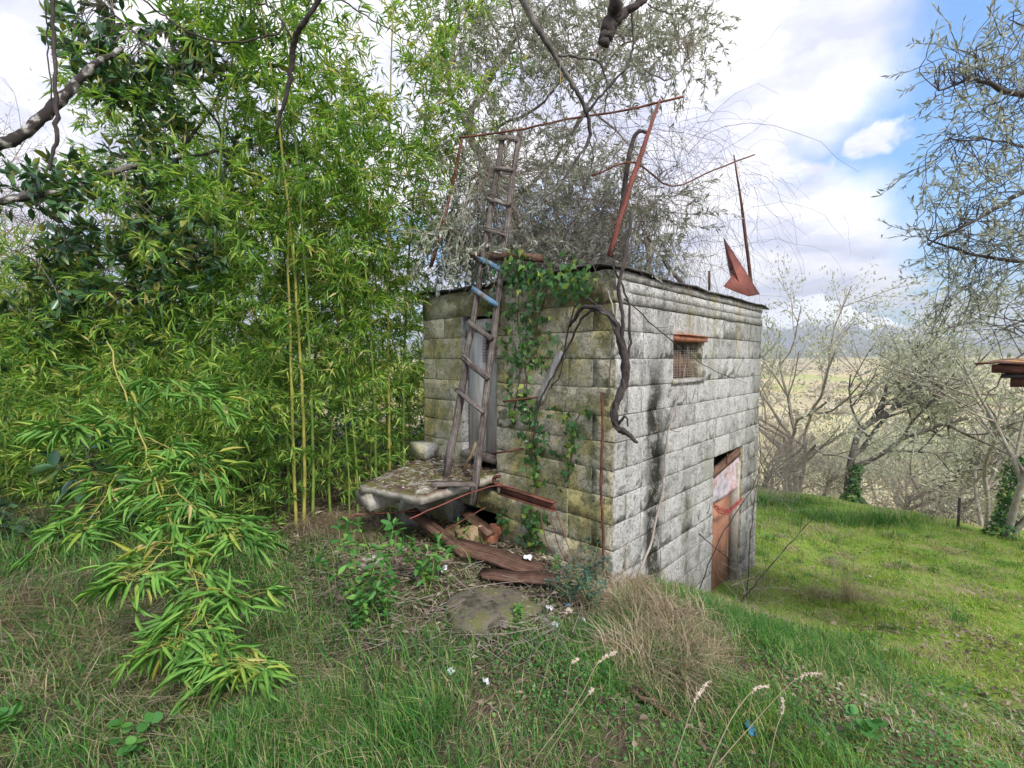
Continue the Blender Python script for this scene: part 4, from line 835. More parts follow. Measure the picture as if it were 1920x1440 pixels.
for c_, i in enumerate(order[:290]):
    D1_ = LD_[i]; S_ = nrm(np.cross(LN_[i], D1_)); N1 = np.cross(D1_, S_); o = link('leaf', protos[c_ % 10], spray)
    o.matrix_basis = Matrix.Translation(Vector(LP_[i])) @ Matrix(((D1_[0], S_[0], N1[0]), (D1_[1], S_[1], N1[1]), (D1_[2], S_[2], N1[2]))).to_4x4() @ Matrix.Diagonal((LL_[i], LL_[i]*.12, LL_[i], 1))
i = order[290:]; g_ = G(); leaves(g_, LP_[i], LD_[i], LN_[i], LL_[i], LL_[i]*.14, 'bamboo'); g_.build('small_leaves', M['bamboo_near'], spray, kind='stuff')
# ------------------------------------------------------------------ generic twig clouds hung on limbs
def limb_tree(name, label, cat, limbs, blobs, lkind, lmat, barkm, leafL, ratio, twigL=(.25, .5), per=14, up=-.2, dense=.6, tr=(.004, .0012), seed=1, group=None, link_r=.004, maxlink=1.2, fan=.5):
    global R
    keep = R; R = np.random.default_rng(seed); o = thing(name, label, cat, group); tg = G(); lg = G(); pts = []
    for li, (P, rad) in enumerate(limbs):
        Ps = smooth_path([W(*q) for q in P], 6, .008); q = G(); tube(q, Ps, rad, 8 if max(rad) > .02 else 5, lump=.07); q.build('trunk' if li == 0 and max(rad) > .04 else 'limb', M[barkm], o, smooth=True); pts.append(Ps)
    pts = np.concatenate(pts); LPp, LDd, LNn = [], [], []
    for (px, py, rx, ry, d0, d1, n_) in blobs:
        for _ in range(n_):
            a = R.uniform(0, 6.28); rr = math.sqrt(R.random()); s_ = W(px+rx*rr*math.cos(a), py+ry*rr*math.sin(a), R.uniform(d0, d1))
            dv = pts-s_; dist = np.linalg.norm(dv, axis=1); j = np.argmin(dist+R.random(len(dist))*.15); q = pts[j]
            L_ = R.uniform(*twigL); dr = nrm(nrm(s_-q)*.8+R.normal(0, .55, 3)+[0, 0, up])
            if dist[j] < maxlink: tube(tg, smooth_path([q, (q+s_)/2+R.normal(0, .05, 3)+[0, 0, .05], s_], 3), (link_r*R.uniform(.6, 1), .003), 4, cap=False)
            path = [s_]; p_ = s_; m__ = 6
            for k_ in range(m__): dr = nrm(dr+R.normal(0, .18, 3)+[0, 0, up*.4]); p_ = p_+dr*L_/m__; path.append(p_)
            tube(tg, path, tr, 3, cap=False)
            if per:
                path = np.array(path); f = R.uniform(.1, 1, per)*m__; ii = np.minimum(f.astype(int), m__-1); fr = (f-ii)[:, None]
                bp_ = path[ii]*(1-fr)+path[ii+1]*fr; td = nrm(path[ii+1]-path[ii]); LPp.append(bp_); LDd.append(nrm(td*.8+R.normal(0, fan, (per, 3)))); LNn.append(nrm(R.normal(0, .7, (per, 3))+[0, 0, .8]))
    tg.build('twigs', M['bark_pale'] if barkm == 'bark_pale' else M['twig'] if barkm != 'bark_dark' else M['bark_dark'], o, kind='stuff')
    if per:
        P = np.concatenate(LPp); L = R.uniform(*leafL, len(P)); leaves(lg, P, np.concatenate(LDd), np.concatenate(LNn), L, L*ratio, lkind); lg.build('foliage', M[lmat], o, kind='stuff')
    R = keep; return o
# dark broadleaf tree at the left
limb_tree('broadleaf_tree', 'dark glossy broad-leaved evergreen arching through the bamboo', 'tree',
    [([(330, 900, 5.3), (300, 700, 5.2), (250, 560, 5.0), (270, 400, 4.7), (330, 300, 4.5)], (.06, .05, .03)), ([(0, 380, 3.9), (60, 362, 4.0), (150, 340, 4.1), (250, 310, 4.3), (330, 285, 4.5), (400, 200, 4.6)], (.03, .028, .012)),
     ([(330, 300, 4.5), (420, 270, 4.6), (330, 130, 4.3), (250, 60, 4.2), (190, 0, 4.1)], (.015, .008)), ([(250, 560, 5.0), (120, 520, 4.8), (30, 470, 4.6)], (.02, .01)), ([(250, 560, 5.0), (380, 500, 4.9), (420, 460, 4.8)], (.02, .01)),
     ([(400, 200, 4.6), (420, 120, 4.6), (350, 40, 4.6)], (.01, .006))],
    [(240, 500, 170, 80, 4.1, 4.9, 130), (100, 560, 110, 60, 4.3, 5.0, 55), (330, 440, 90, 60, 4.1, 4.8, 45), (90, 355, 90, 40, 3.9, 4.2, 34), (250, 320, 90, 40, 4.2, 4.6, 30), (170, 60, 60, 80, 4.1, 4.4, 36), (240, 140, 60, 50, 4.2, 4.5, 34),
     (330, 90, 70, 60, 4.2, 4.6, 34), (430, 110, 100, 60, 4.4, 4.8, 40), (300, 220, 60, 50, 4.3, 4.6, 24), (200, 620, 150, 60, 4.6, 5.3, 50), (180, 850, 60, 60, 3.6, 3.9, 6), (480, 330, 80, 120, 4.6, 5.2, 30), (60, 640, 80, 60, 4.8, 5.4, 40)],
    'broad', 'dark_leaf', 'bark_lichen', (.08, .14), .42, (.12, .25), 9, .1, seed=5, fan=.75)
limb_tree('leafy_shrub', 'single low broad-leaved shoot with big bluish leaves at the edge of the bamboo', 'shrub', [([(190, 960, 3.4), (185, 900, 3.35), (170, 860, 3.3)], (.006, .003))], [(175, 875, 60, 45, 3.2, 3.4, 7)], 'broad', 'dark_leaf', 'bark', (.12, .2), .42, (.05, .12), 4, .1, seed=55, fan=.8)
# olive behind and above the hut
limb_tree('olive_tree', 'grey-leaved olive tree standing behind the hut and hanging over its roof', 'olive tree',
    [([(1010, 640, 7.4), (985, 500, 7.2), (960, 380, 6.6), (880, 250, 6.3), (905, 170, 6.2), (950, 100, 6.0), (990, 20, 5.9), (1000, -60, 5.9)], (.09, .07, .045, .03, .025)), ([(960, 380, 6.6), (1040, 300, 6.2), (1100, 200, 5.9), (1150, 100, 5.7), (1220, 60, 5.6)], (.03, .02, .01)),
     ([(880, 250, 6.3), (840, 150, 6.2), (860, 40, 6.1), (850, -30, 6.)], (.03, .015)), ([(985, 500, 7.2), (1080, 450, 6.0), (1180, 400, 5.4), (1230, 380, 5.2)], (.04, .02, .01)), ([(960, 380, 6.6), (880, 380, 6.0), (830, 440, 5.6)], (.03, .012)),
     ([(930, 240, 6.0), (1010, 200, 5.8), (1060, 140, 5.5), (1130, 90, 5.3)], (.02, .01)), ([(1150, 100, 5.7), (1250, 150, 5.4), (1300, 100, 5.3)], (.012, .006)), ([(1040, 300, 6.2), (960, 330, 5.6), (900, 330, 5.2)], (.02, .008)), ([(1100, 200, 5.9), (1180, 270, 5.4), (1220, 350, 5.2)], (.015, .007))],
    [(860, 60, 80, 80, 5.6, 6.3, 75), (960, 90, 110, 100, 5.2, 6.2, 130), (1090, 60, 130, 75, 5.0, 6.0, 150), (1210, 60, 95, 60, 5.0, 5.8, 80), (1290, 50, 50, 45, 5.0, 5.6, 28), (1150, 150, 100, 45, 5.0, 5.7, 40), (860, 200, 60, 90, 5.4, 6.2, 60), (980, 260, 110, 80, 4.9, 6.0, 80),
     (880, 380, 80, 100, 4.9, 5.8, 110), (1000, 380, 110, 90, 4.6, 5.8, 160), (1120, 350, 80, 110, 4.6, 5.6, 110), (1050, 460, 130, 40, 4.6, 5.4, 110), (850, 480, 60, 45, 5., 5.8, 60), (1180, 420, 60, 60, 4.4, 5.2, 40), (1240, 400, 60, 40, 4.4, 5., 22), (1270, 120, 60, 50, 5., 5.5, 20), (1010, 465, 190, 32, 4.3, 5.2, 170), (880, 430, 70, 60, 4.6, 5.4, 70), (1180, 470, 90, 30, 4.1, 5.0, 60)],
    'olive', 'olive_leaf', 'bark_pale', (.05, .09), .22, (.25, .55), 30, -.15, seed=8, maxlink=1.1, fan=.45)
# olive at the right, near, against blue sky
limb_tree('olive_tree', 'dark-twigged olive tree against the blue patch of sky', 'olive tree',
    [([(2500, 900, 5.4), (2380, 600, 5.2), (2200, 350, 5.0), (1990, 190, 4.6), (1900, 175, 4.4), (1830, 148, 4.3), (1760, 170, 4.2)], (.12, .09, .06, .03, .015, .006)), ([(2200, 350, 5.0), (2000, 330, 4.8), (1850, 400, 4.7), (1740, 460, 4.7)], (.04, .02, .008)), ([(2000, 330, 4.8), (1900, 270, 4.6), (1780, 260, 4.5)], (.015, .006)),
     ([(2380, 600, 5.2), (2100, 480, 5.0), (1920, 490, 5.), (1800, 470, 5.), (1740, 450, 5.)], (.04, .02, .008)), ([(2100, 480, 5.0), (2000, 600, 4.8), (1900, 680, 4.6), (1840, 760, 4.5)], (.02, .01, .004)), ([(2000, 190, 4.6), (1980, 80, 4.5), (1900, 40, 4.5)], (.015, .006))],
    [(1850, 150, 120, 55, 4.1, 4.7, 55), (1800, 110, 80, 40, 4.1, 4.6, 20), (1900, 60, 60, 50, 4.2, 4.6, 16), (1860, 260, 110, 70, 4.2, 4.8, 50), (1800, 340, 100, 60, 4.3, 4.9, 30), (1890, 400, 110, 70, 4.4, 5.2, 45), (1830, 480, 120, 70, 4.6, 5.4, 55), (1880, 560, 110, 60, 4.6, 5.4, 45), (1790, 430, 90, 50, 4.6, 5.1, 30), (1850, 580, 110, 80, 5.2, 6.2, 50), (1960, 300, 80, 250, 4.4, 5.2, 60), (2150, 300, 150, 250, 4.6, 5.4, 100)],
    'olive', 'olive_leaf', 'bark_dark', (.05, .085), .22, (.2, .45), 15, -.05, seed=9, maxlink=1.0, fan=.5)
# bare overhanging branches
def branchset(name, label, cat, paths, barkm, seed=0, group=None, parent_name='limb'):
    o = thing(name, label, cat, group)
    for P, rad, *z_ in paths:
        q = G(); tube(q, smooth_path([W(*p) for p in P], 7, .003), rad, 8 if max(rad) > .012 else 5, lump=.10); q.build(parent_name if max(rad) > .009 else 'twig', M[barkm], o, smooth=True)
    return o
branchset('overhanging_branch', 'lichen-spotted dead branch hanging down in front of the olive over the ladder', 'branch',
    [([(935, -120, 2.6), (965, -30, 2.7), (1000, 40, 2.75), (1035, 95, 2.8), (1075, 160, 2.85), (1098, 205, 2.9), (1105, 260, 2.95), (1080, 300, 2.95), (1045, 350, 2.95), (1010, 380, 2.95)], (.022, .019, .015, .012, .008, .003)),
     ([(1045, 105, 2.8), (1090, 108, 2.85), (1125, 120, 2.9), (1138, 170, 2.95), (1132, 215, 3.)], (.008, .004)), ([(1098, 215, 2.9), (1140, 165, 2.85), (1175, 125, 2.8), (1188, 80, 2.75), (1185, 20, 2.7)], (.008, .007)),
     ([(1098, 215, 2.9), (1070, 250, 2.9), (1040, 265, 2.9)], (.006, .002)), ([(955, 0, 2.7), (970, 60, 2.75), (980, 130, 2.8), (985, 148, 2.8)], (.006, .003)), ([(1050, 110, 2.8), (1052, 160, 2.8), (1050, 215, 2.8)], (.004, .002)), ([(1215, 8, 2.7), (1240, 22, 2.75), (1280, 28, 2.8)], (.004, .002)), ([(1105, 260, 2.95), (1112, 300, 2.95), (1100, 340, 2.95)], (.005, .002))], 'bark_lichen')
branchset('cut_branch', 'thick dark sawn-off branch stump hanging from above, over the hut', 'branch', [([(1158, -90, 1.9), (1155, 0, 1.95), (1152, 30, 2.0), (1140, 55, 2.0), (1132, 86, 2.0)], (.026, .025, .03, .032, .022)), ([(1150, 40, 2.0), (1180, 18, 2.0), (1215, -5, 2.0), (1300, -60, 2.0)], (.022, .015, .014))], 'bark_dark')
branchset('overhanging_branch', 'dark bare forked branch hanging down in front of the bamboo tops', 'branch', [([(640, -80, 2.5), (600, -5, 2.6), (572, 40, 2.6), (553, 75, 2.65), (548, 120, 2.7), (535, 185, 2.7), (518, 252, 2.75)], (.014, .012, .015, .013, .007)), ([(548, 76, 2.65), (530, 40, 2.6), (505, 12, 2.6), (478, 8, 2.6)], (.006, .004)), ([(532, 42, 2.6), (522, 60, 2.6), (480, 72, 2.6), (420, 80, 2.6), (360, 62, 2.6), (300, 25, 2.55), (255, -10, 2.5)], (.005, .005)), ([(450, -20, 2.5), (490, 50, 2.6), (540, 120, 2.7)], (.003, .002)), ([(640, 0, 2.5), (720, 50, 2.6), (800, 100, 2.7)], (.004, .002))], 'bark_dark')
branchset('overhanging_branch', 'slim dark vertical branch hanging at the upper left', 'branch', [([(98, -60, 2.2), (100, 60, 2.2), (104, 180, 2.2), (105, 260, 2.2), (92, 320, 2.2)], (.009, .008, .010, .005)), ([(84, 0, 2.2), (90, 90, 2.2), (96, 190, 2.2)], (.003, .003))], 'bark_dark')
branchset('overhanging_branch', 'thick mottled grey branch slanting up from the left edge', 'branch', [([(-200, 330, 2.9), (-60, 280, 3.0), (20, 265, 3.1), (70, 230, 3.2), (120, 180, 3.3), (165, 132, 3.4), (230, 90, 3.5)], (.055, .042, .032, .034, .026, .014)), ([(-100, 400, 3.5), (0, 378, 3.7), (80, 365, 3.8), (150, 345, 4.0)], (.026, .016))], 'bark_mottled')
# ------------------------------------------------------------------ recursive trees
def rtree(seed, H, r0, levels=4, spread=.7, leafn=0, lkind='olive', lmat='pale_olive_leaf', leafL=(.05, .08), ratio=.3, barkm='bark', lean=0., nb=(3, 4), fork=None, multi=1, upb=.12, leafspread=.12, trim=.35, l1=.42):
    """returns meshes: trunk, branches, foliage"""
    rg_ = np.random.default_rng(seed); tr = G(); br = G(); lp = []
    def grow(p_, d_, L, r_, lev):
        n_ = 6 if lev < 2 else 4; path = [p_]; dd_ = d_
        for i in range(n_):
            dd_ = nrm(dd_+rg_.normal(0, .16 if lev else .10, 3)+[0, 0, upb*(.5 if lev else 1)]); p_ = p_+dd_*L/n_; path.append(p_)
        path = np.array(path); tube(tr if lev == 0 else br, path, (r_, r_*.55 if lev < levels else r_*.3), 8 if lev == 0 else (5 if lev == 1 else 3), cap=lev == 0, lump=.08 if lev == 0 else 0)
        if lev >= levels:
            lp.append((path[1:], dd_)); return
        k_ = rg_.integers(*nb)+(1 if lev == 0 else 0)
        for j in range(k_):
            f = trim+(1-trim)*(j+rg_.uniform(.3, 1))/k_ if lev else .55+.45*(j+1)/k_
            q = path[min(int(f*n_), n_)]; sd_ = rg_.normal(0, 1, 3); sd_ = nrm(sd_-dd_*np.dot(sd_, dd_)); nd = nrm(dd_*(1-spread*.55)+sd_*spread*rg_.uniform(.7, 1.2))
            grow(q, nd, L*rg_.uniform(.55, .8) if lev else H*l1*rg_.uniform(.8, 1.2), r_*(.55 if lev else .6), lev+1)
    for m__ in range(multi):
        a = rg_.uniform(0, 6.28); grow(np.array([rg_.normal(0, .06*(multi > 1)), rg_.normal(0, .06*(multi > 1)), -.1]), nrm(np.array([lean+rg_.normal(0, .1+.25*(multi > 1)), rg_.normal(0, .1+.2*(multi > 1)), 1.])), H*.34, r0, 0)
    out = [tr.mesh('trunk', M[barkm], True), br.mesh('branches', M[barkm])]
    if leafn:
        global R
        keep = R; R = rg_; lg = G(); P = np.concatenate([x[0] for x in lp]); D_ = np.repeat(np.array([x[1] for x in lp]), [len(x[0]) for x in lp], 0); idx = rg_.integers(0, len(P), leafn)
        L = rg_.uniform(*leafL, leafn); leaves(lg, P[idx]+rg_.normal(0, leafspread, (leafn, 3)), nrm(D_[idx]+rg_.normal(0, .7, (leafn, 3))), nrm(rg_.normal(0, .7, (leafn, 3))+[0, 0, .7]), L, L*ratio, lkind)
        out.append(lg.mesh('foliage', M[lmat])); R = keep
    return out
def puttree(name, label, cat, ms, loc, sc=1., rot=0., group=None):
    o = thing(name, label, cat, group, loc); o.rotation_euler = (0, 0, rot); o.scale = (sc, sc, sc)
    link('trunk', ms[0], o); link('branches', ms[1], o)
    if len(ms) > 2: link('foliage', ms[2], o, kind='stuff')
    return o
TO = [rtree(31, 4.2, .08, 4, .75, 9500, barkm='bark', leafL=(.06, .11), ratio=.28, nb=(3, 5), lean=.15), rtree(32, 4.6, .07, 4, .8, 11500, barkm='bark_pale', leafL=(.06, .11), ratio=.28, nb=(3, 5), lean=-.2), rtree(33, 5., .06, 4, .6, 9500, barkm='bark_pale', leafL=(.06, .11), ratio=.28, multi=3, nb=(2, 4))]
TB = [rtree(41, 4.5, .05, 5, .8, 4500, leafL=(.05, .09), lmat='pale_olive_leaf', nb=(2, 4), multi=2, barkm='bark_mid'), rtree(42, 5.2, .05, 5, .75, 900, leafL=(.03, .06), lmat='brush', nb=(2, 4), multi=2, barkm='bark_pale'), rtree(43, 2.2, .02, 4, .8, 1400, leafL=(.03, .05), lmat='brush', nb=(2, 4), multi=5, barkm='bark_pale'), rtree(44, 5., .03, 5, .85, 3500, leafL=(.02, .04), lmat='brush', nb=(3, 4), multi=2, barkm='twig')]
def at(px, d): return onz((px-CX)/F*d, d, -.05)
puttree('olive_tree', 'young forked olive tree with an ivy-clad foot at the lawn edge', 'olive tree', TO[0], at(1605, 10.2), 1.25, 1.0)
puttree('olive_tree', 'slender many-stemmed olive tree beside the hut, pale trunk leaning away from it', 'olive tree', TO[2], at(1500, 12.3), 1.3, 2.2)
puttree('bare_tree', 'many-branched ivy-footed bare tree by the lawn edge under the rusty canopy', 'tree', TB[0], at(1895, 7.6), 1.15, .4)
puttree('bare_tree', 'bare tree with leaning trunk just behind the ivy-footed one', 'tree', TB[1], at(1860, 9.6), 1.0, 2.4)
rs = np.random.default_rng(77)
for i in range(7):
    d = 14+12*rs.random(); px = rs.uniform(1430, 2150); v = (0, 1, 2, 0, 1, 2, 3, 4)[i % 8]; ms = (TO+TB[:2])[v]
    puttree('slope_tree', 'pale scrubby tree on the overgrown slope below the lawn' if v < 3 else 'bare scrubby tree on the overgrown slope below the lawn', 'tree', ms, at(px, d), rs.uniform(1.0, 1.35)*(1+d*.01), rs.uniform(0, 6.28), 'leafy trees on the slope' if v < 3 else 'bare trees on the slope')
for i, (px, d, s_) in enumerate(((1448, 10.3, .8), (1480, 10.6, .9), (1545, 11, .8), (1700, 9.7, .6), (1830, 8.6, .5), (1430, 11.2, 1.1))):
    puttree('bare_shrub', 'leafless twiggy shrub at the lip of the lawn', 'shrub', TB[2], at(px, d), s_, rs.uniform(0, 6.28), 'bare shrubs along the lawn edge')
for px, d, k_, s_, r_ in ((-60, 8, 3, 1.5, 1.), (120, 9.5, 3, 1.6, 3.), (-330, 8, 3, 1.6, 5.)):
    puttree('bare_tree', 'pale bare-twigged tree spreading behind the thick branch at the upper left' if px != 120 else 'bare fine-twigged tree behind the hanging vertical branch', 'tree', TB[k_], at(px, d), s_, r_, 'bare trees behind the grove' if px != 120 else None)
# ivy round the feet of two trees
for base, h_, lb in ((at(1605, 10.2), .9, 'ivy wrapped round the foot of the forked olive tree'), (at(1895, 7.6), 1.4, 'ivy climbing the bare tree below the rusty canopy')):
    g_ = G(); n_ = 900; a = R.uniform(0, 6.28, n_); zz = R.random(n_)**1.5*h_; rr = .09+.16*np.exp(-zz*5)+R.normal(0, .03, n_); P = np.stack([base[0]+rr*np.cos(a)+zz*.12, base[1]+rr*np.sin(a), base[2]+zz], 1)
    leaves(g_, P, rdir(n_, -.9, .1), np.stack([np.cos(a), np.sin(a), np.full(n_, .3)], 1), U(.04, .08, n_), U(.04, .07, n_), 'ivy'); g_.build('ivy_leaves', M['ivy_leaf'], kind='stuff', label=lb)
# far woods and hedges in the valley, one mass
g_ = G(); n_ = 0
for i in range(190):
    d = 110*math.exp(rs.uniform(0, 2.9)); x = rs.uniform(-.1, 1.5)*d; k_ = 60; ln = rs.uniform(.02, .07)*d; a = rs.choice([.1, .3, 1.5]); t_ = rs.uniform(-1, 1, k_)*ln; X = x+t_*math.cos(a)+rs.normal(0, 2+d*.004, k_); Y = d+t_*math.sin(a)+rs.normal(0, 2+d*.004, k_)
    h_ = 4+d*.006; Z_ = gz(X, Y)+R.random(k_)*h_; L = R.uniform(.25, .6, k_)*h_; leaves(g_, np.stack([X, Y, Z_], 1), rdir(k_, -.3, 1), rdir(k_, -.2, 1), L, L*.8, 'round')
g_.build('far_woods', M['brush'], kind='stuff', label='far hedgerows and small woods in the valley')
g_ = G()
for i in range(110):
    d = rs.uniform(11, 60); px = rs.uniform(1380, 2200); c_ = np.array([(px-CX)/F*d, d]); k_ = 50; X = c_[0]+rs.normal(0, .5, k_); Y = c_[1]+rs.normal(0, .5, k_)
    P = np.stack([X, Y, gz(X, Y)-.02], 1); blades(g_, P, R.uniform(.3, 1.1, k_), .012+d*.0006, R.uniform(.1, .7, k_))
g_.build('slope_scrub', M['brush'], kind='stuff', label='dry grey brushwood and tall dead weeds covering the slope below the lawn')
# ------------------------------------------------------------------ rusty canopy corner at the right edge
can = thing('rusty_canopy', 'corner of a low rusty canopy roof with orange lichen poking in over the slope', 'canopy')
def cp_(px, py, d): return W(px, py, d)
A_ = cp_(1828, 681, 3.0); B_ = A_+np.array([1.6, -.75, .02]); C_ = A_+np.array([1.1, .9, .02])
dx = B_-A_; dy = C_-A_
for k_, (o0, t_, mt) in enumerate(((0, .012, 'lichen_tile'), (-.014, .05, 'rust'), (-.068, .03, 'bark_dark'), (-.10, .055, 'rust'))):
    g_ = G(); nx, ny = 16, 6; V = []
    for s_ in (0, -t_):
        for j in range(ny+1):
            for i in range(nx+1): V.append(A_+dx*(i/nx+(.02+.025*k_ if k_ else 0))+dy*(j/ny+.015*k_)+np.array([0, 0, o0+s_+.008*math.sin(i*1.6)*(k_ == 0)+R.normal(0, .003)]))
    n0 = (nx+1)*(ny+1); Q_ = []
    for j in range(ny):
        for i in range(nx): a = j*(nx+1)+i; Q_ += [(a, a+1, a+nx+2, a+nx+1), (n0+a, n0+a+nx+1, n0+a+nx+2, n0+a+1)]
    for i in range(nx): Q_ += [(i, n0+i, n0+i+1, i+1), (ny*(nx+1)+i, ny*(nx+1)+i+1, n0+ny*(nx+1)+i+1, n0+ny*(nx+1)+i)]
    for j in range(ny): a = j*(nx+1); Q_ += [(a, a+nx+1, n0+a+nx+1, n0+a), (a+nx, n0+a+nx, n0+a+2*nx+1, a+2*nx+1)]
    g_.add(V, None, Q_).build(('roof_tiles', 'metal_edge', 'timber_rafter', 'under_sheet')[k_], M[mt], can)
g_ = G(); q = A_+dx*.93+dy*.1; tube(g_, [[q[0], q[1], gz(q[0], q[1])[0]-.1], q-[0, 0, .1]], .045, 8); g_.build('support_post', M['bark'], can, smooth=True)
# ------------------------------------------------------------------ rubble, planks and scraps in front of the wall
board('wooden_plank', 'wide dark brown grooved plank lying among the rubble below the ivy wall', 'plank', gp(850, 1040)+[0, 0, .10], gp(1010, 1085)+[0, 0, .06], .22, .035, 'wood_brown')
board('wooden_plank', 'second brown plank lying below the wide one, nearer to the mossy stone', 'plank', gp(905, 1088)+[0, 0, .05], gp(1045, 1100)+[0, 0, .05], .14, .03, 'wood_brown')
board('wooden_plank', 'long brown plank sloping from the bamboo down under the landing slab', 'plank', gp(770, 1000)+[0, 0, .22], gp(880, 1060)+[0, 0, .08], .12, .03, 'wood_brown')
board('wooden_plank', 'short grey plank lying in the grass by the white plastic scraps', 'plank', gp(1012, 1160)+[0, 0, .03], gp(1052, 1210)+[0, 0, .02], .045, .02, 'wood')
for k_, (a, b_) in enumerate((((1175, 1300), (1260, 1352)), ((1190, 1298), (1275, 1358)), ((1180, 1312), (1255, 1348)))):
    board('wooden_lath', ('uppermost', 'middle', 'lowest')[k_]+' of three dark laths lying in the dead grass', 'lath', gp(*a)+[0, 0, .03+.012*k_], gp(*b_)+[0, 0, .02], .02, .012, 'wood_brown', group=None)
def rock(name, label, cat, px, py, s_, mt, seed, dz=0., sub=3):
    rg_ = np.random.default_rng(seed); p_ = gp(px, py); n_, m__ = 18, 12; V = []
    for j in range(m__+1):
        for i in range(n_):
            th = math.pi*j/m__; ph = 2*math.pi*i/n_; v = np.array([math.sin(th)*math.cos(ph), math.sin(th)*math.sin(ph), math.cos(th)])
            v = np.sign(v)*np.abs(v)**.7; k_ = 1+.10*math.sin(3*v[0]+seed)+.08*math.sin(5*v[1]+2*v[2]+seed)+rg_.normal(0, .02); V.append(v*np.array(s_)*.5*k_)
    Q_ = [(j*n_+i, j*n_+(i+1) % n_, (j+1)*n_+(i+1) % n_, (j+1)*n_+i) for j in range(m__) for i in range(n_)]
    o = G().add(np.array(V), None, Q_).build(name, M[mt], smooth=True); o.location = p_+[0, 0, s_[2]*.25+dz]; o.rotation_euler = (0, 0, rg_.uniform(0, 3)); o['label'] = label; o['category'] = cat; return o
rock('mossy_stone', 'big rounded mossy concrete lump at the foot of the rubble heap', 'stone', 925, 1145, (.62, .5, .2), 'stone', 3, -.085)
rock('stone', 'low flat stone lying between the mossy lump and the weeds', 'stone', 700, 1060, (.2, .16, .1), 'slab', 5)
for P, lb, sz, mt, rz in (((880, 1022), 'buff-coloured block standing in the dark hollow below the landing slab', (.24, .1, .17), 'buff', .3), ((845, 1022), 'smaller buff block beside the larger one in the hollow', (.14, .1, .12), 'buff', .9), ((922, 1035), 'orange hollow clay brick in the lower doorway', (.1, .2, .14), 'terracotta', -.4), ((925, 1000), 'orange clay brick leaning higher in the lower doorway', (.08, .18, .07), 'terracotta', -.6)):
    p_ = LP(*P, .28 if mt == 'buff' else .12); g_ = G(); box(g_, (0, 0, 0), sz, jit=.006); o = g_.build('brick', M[mt]); zz = gz(p_[0], p_[1])[0]; o.location = (p_[0], p_[1], max(p_[2], zz+sz[2]/2)); o.rotation_euler = (.1, -.15, rz); o['label'] = lb; o['category'] = 'brick'
    md = o.modifiers.new('b', 'BEVEL'); md.width = .012; md.segments = 2
board('wooden_plank', 'slanting grey-brown board inside the dark hollow below the landing', 'plank', LP(872, 962, .12), LP(920, 1000, .22), .12, .02, 'wood_brown')
def scrap(name, label, cat, px, py, s_, mt, dz=.02, seed=0):
    rg_ = np.random.default_rng(seed); n_ = 6; V = [(i/n_-.5+rg_.normal(0, .03), j/n_-.5+rg_.normal(0, .03), rg_.normal(0, .12)+.25*math.sin(i*1.3+seed)*math.cos(j*1.1)) for j in range(n_+1) for i in range(n_+1) if True]
    V = np.array(V); rr = np.hypot(V[:, 0], V[:, 1]); V[:, :2] *= np.where(rr > .5, .5/rr, 1)[:, None]; V = V*np.array([s_, s_*.7, s_*.7])
    Q_ = [(j*(n_+1)+i, j*(n_+1)+i+1, (j+1)*(n_+1)+i+1, (j+1)*(n_+1)+i) for j in range(n_) for i in range(n_)]
    o = G().add(V, None, Q_).build(name, M[mt], smooth=True); o.location = gp(px, py)+[0, 0, dz]; o.rotation_euler = (rg_.uniform(.2, .9), rg_.uniform(-.3, .3), rg_.uniform(0, 6)); md = o.modifiers.new('s', 'SOLIDIFY'); md.thickness = .003; o['label'] = label; o['category'] = cat
for k_, (px, py, s_, lb, dz) in enumerate(((990, 1072, .08, 'white crumpled plastic scrap on the end of the wide brown plank', .12), (1018, 1108, .055, 'small white plastic scrap below the second brown plank', .07), (1030, 1150, .06, 'white plastic scrap beside the short grey plank', .04), (1042, 1180, .06, 'white plastic scrap lying just past the short grey plank', .03), (832, 1080, .09, 'bluish-white plastic sheet scrap in the twigs below the long plank', .05), (1068, 1122, .04, 'tiny white scrap in the dark weeds at the wall foot', .04), (845, 1270, .05, 'pale grey torn scrap on the green clover', .03), (1095, 1178, .035, 'tiny white scrap in the dead grass near the hut corner', .05), (912, 1287, .06, 'curled whitish dry leaf scrap on the clover', .03))):
    scrap('plastic_scrap', lb, 'scrap', px, py, s_, 'plastic', dz, k_)
scrap('blue_scrap', 'crumpled blue plastic scrap lying in the grass beside the seed heads', 'scrap', 1408, 1380, .075, 'blue', .03, 20)
scrap('blue_scrap', 'tiny dark blue scrap under the white plastic near the hut corner', 'scrap', 1065, 1142, .04, 'blue', .03, 22)
# ------------------------------------------------------------------ grass, litter, weeds
def area(n_, px0, px1, py0, py1, dens=None):
    """random ground points inside a photo-shaped patch, uniform on the ground"""
    cs = [gp(x, y) for x, y in ((px0, py1), (px1, py1), (px1, py0), (px0, py0))]; u = R.random(n_); v = R.random(n_); v = np.sqrt(v*(np.linalg.norm(cs[2][:2]-cs[3][:2])/max(np.linalg.norm(cs[1][:2]-cs[0][:2]), .01)*.5+.5)) if False else v
    a, b_, c_, d_ = [np.array(c[:2]) for c in cs]; XY = (a[None]*(1-u)[:, None]+b_[None]*u[:, None])*(1-v)[:, None]+(d_[None]*(1-u)[:, None]+c_[None]*u[:, None])*v[:, None]; return XY
def inhut(X, Y, m__=.02):
    rel = np.stack([X-C3[0], Y-C3[1]], 1); t_ = rel@RD[:2]; s_ = rel@LD[:2]; return (t_ > -m__) & (t_ < RLEN+m__) & (s_ > -m__) & (s_ < LLEN+m__)
def uni(n_, x0, x1, y0, y1):
    X = R.uniform(x0, x1, n_); Y = R.uniform(y0, y1, n_); k_ = ~inhut(X, Y); return X[k_], Y[k_]
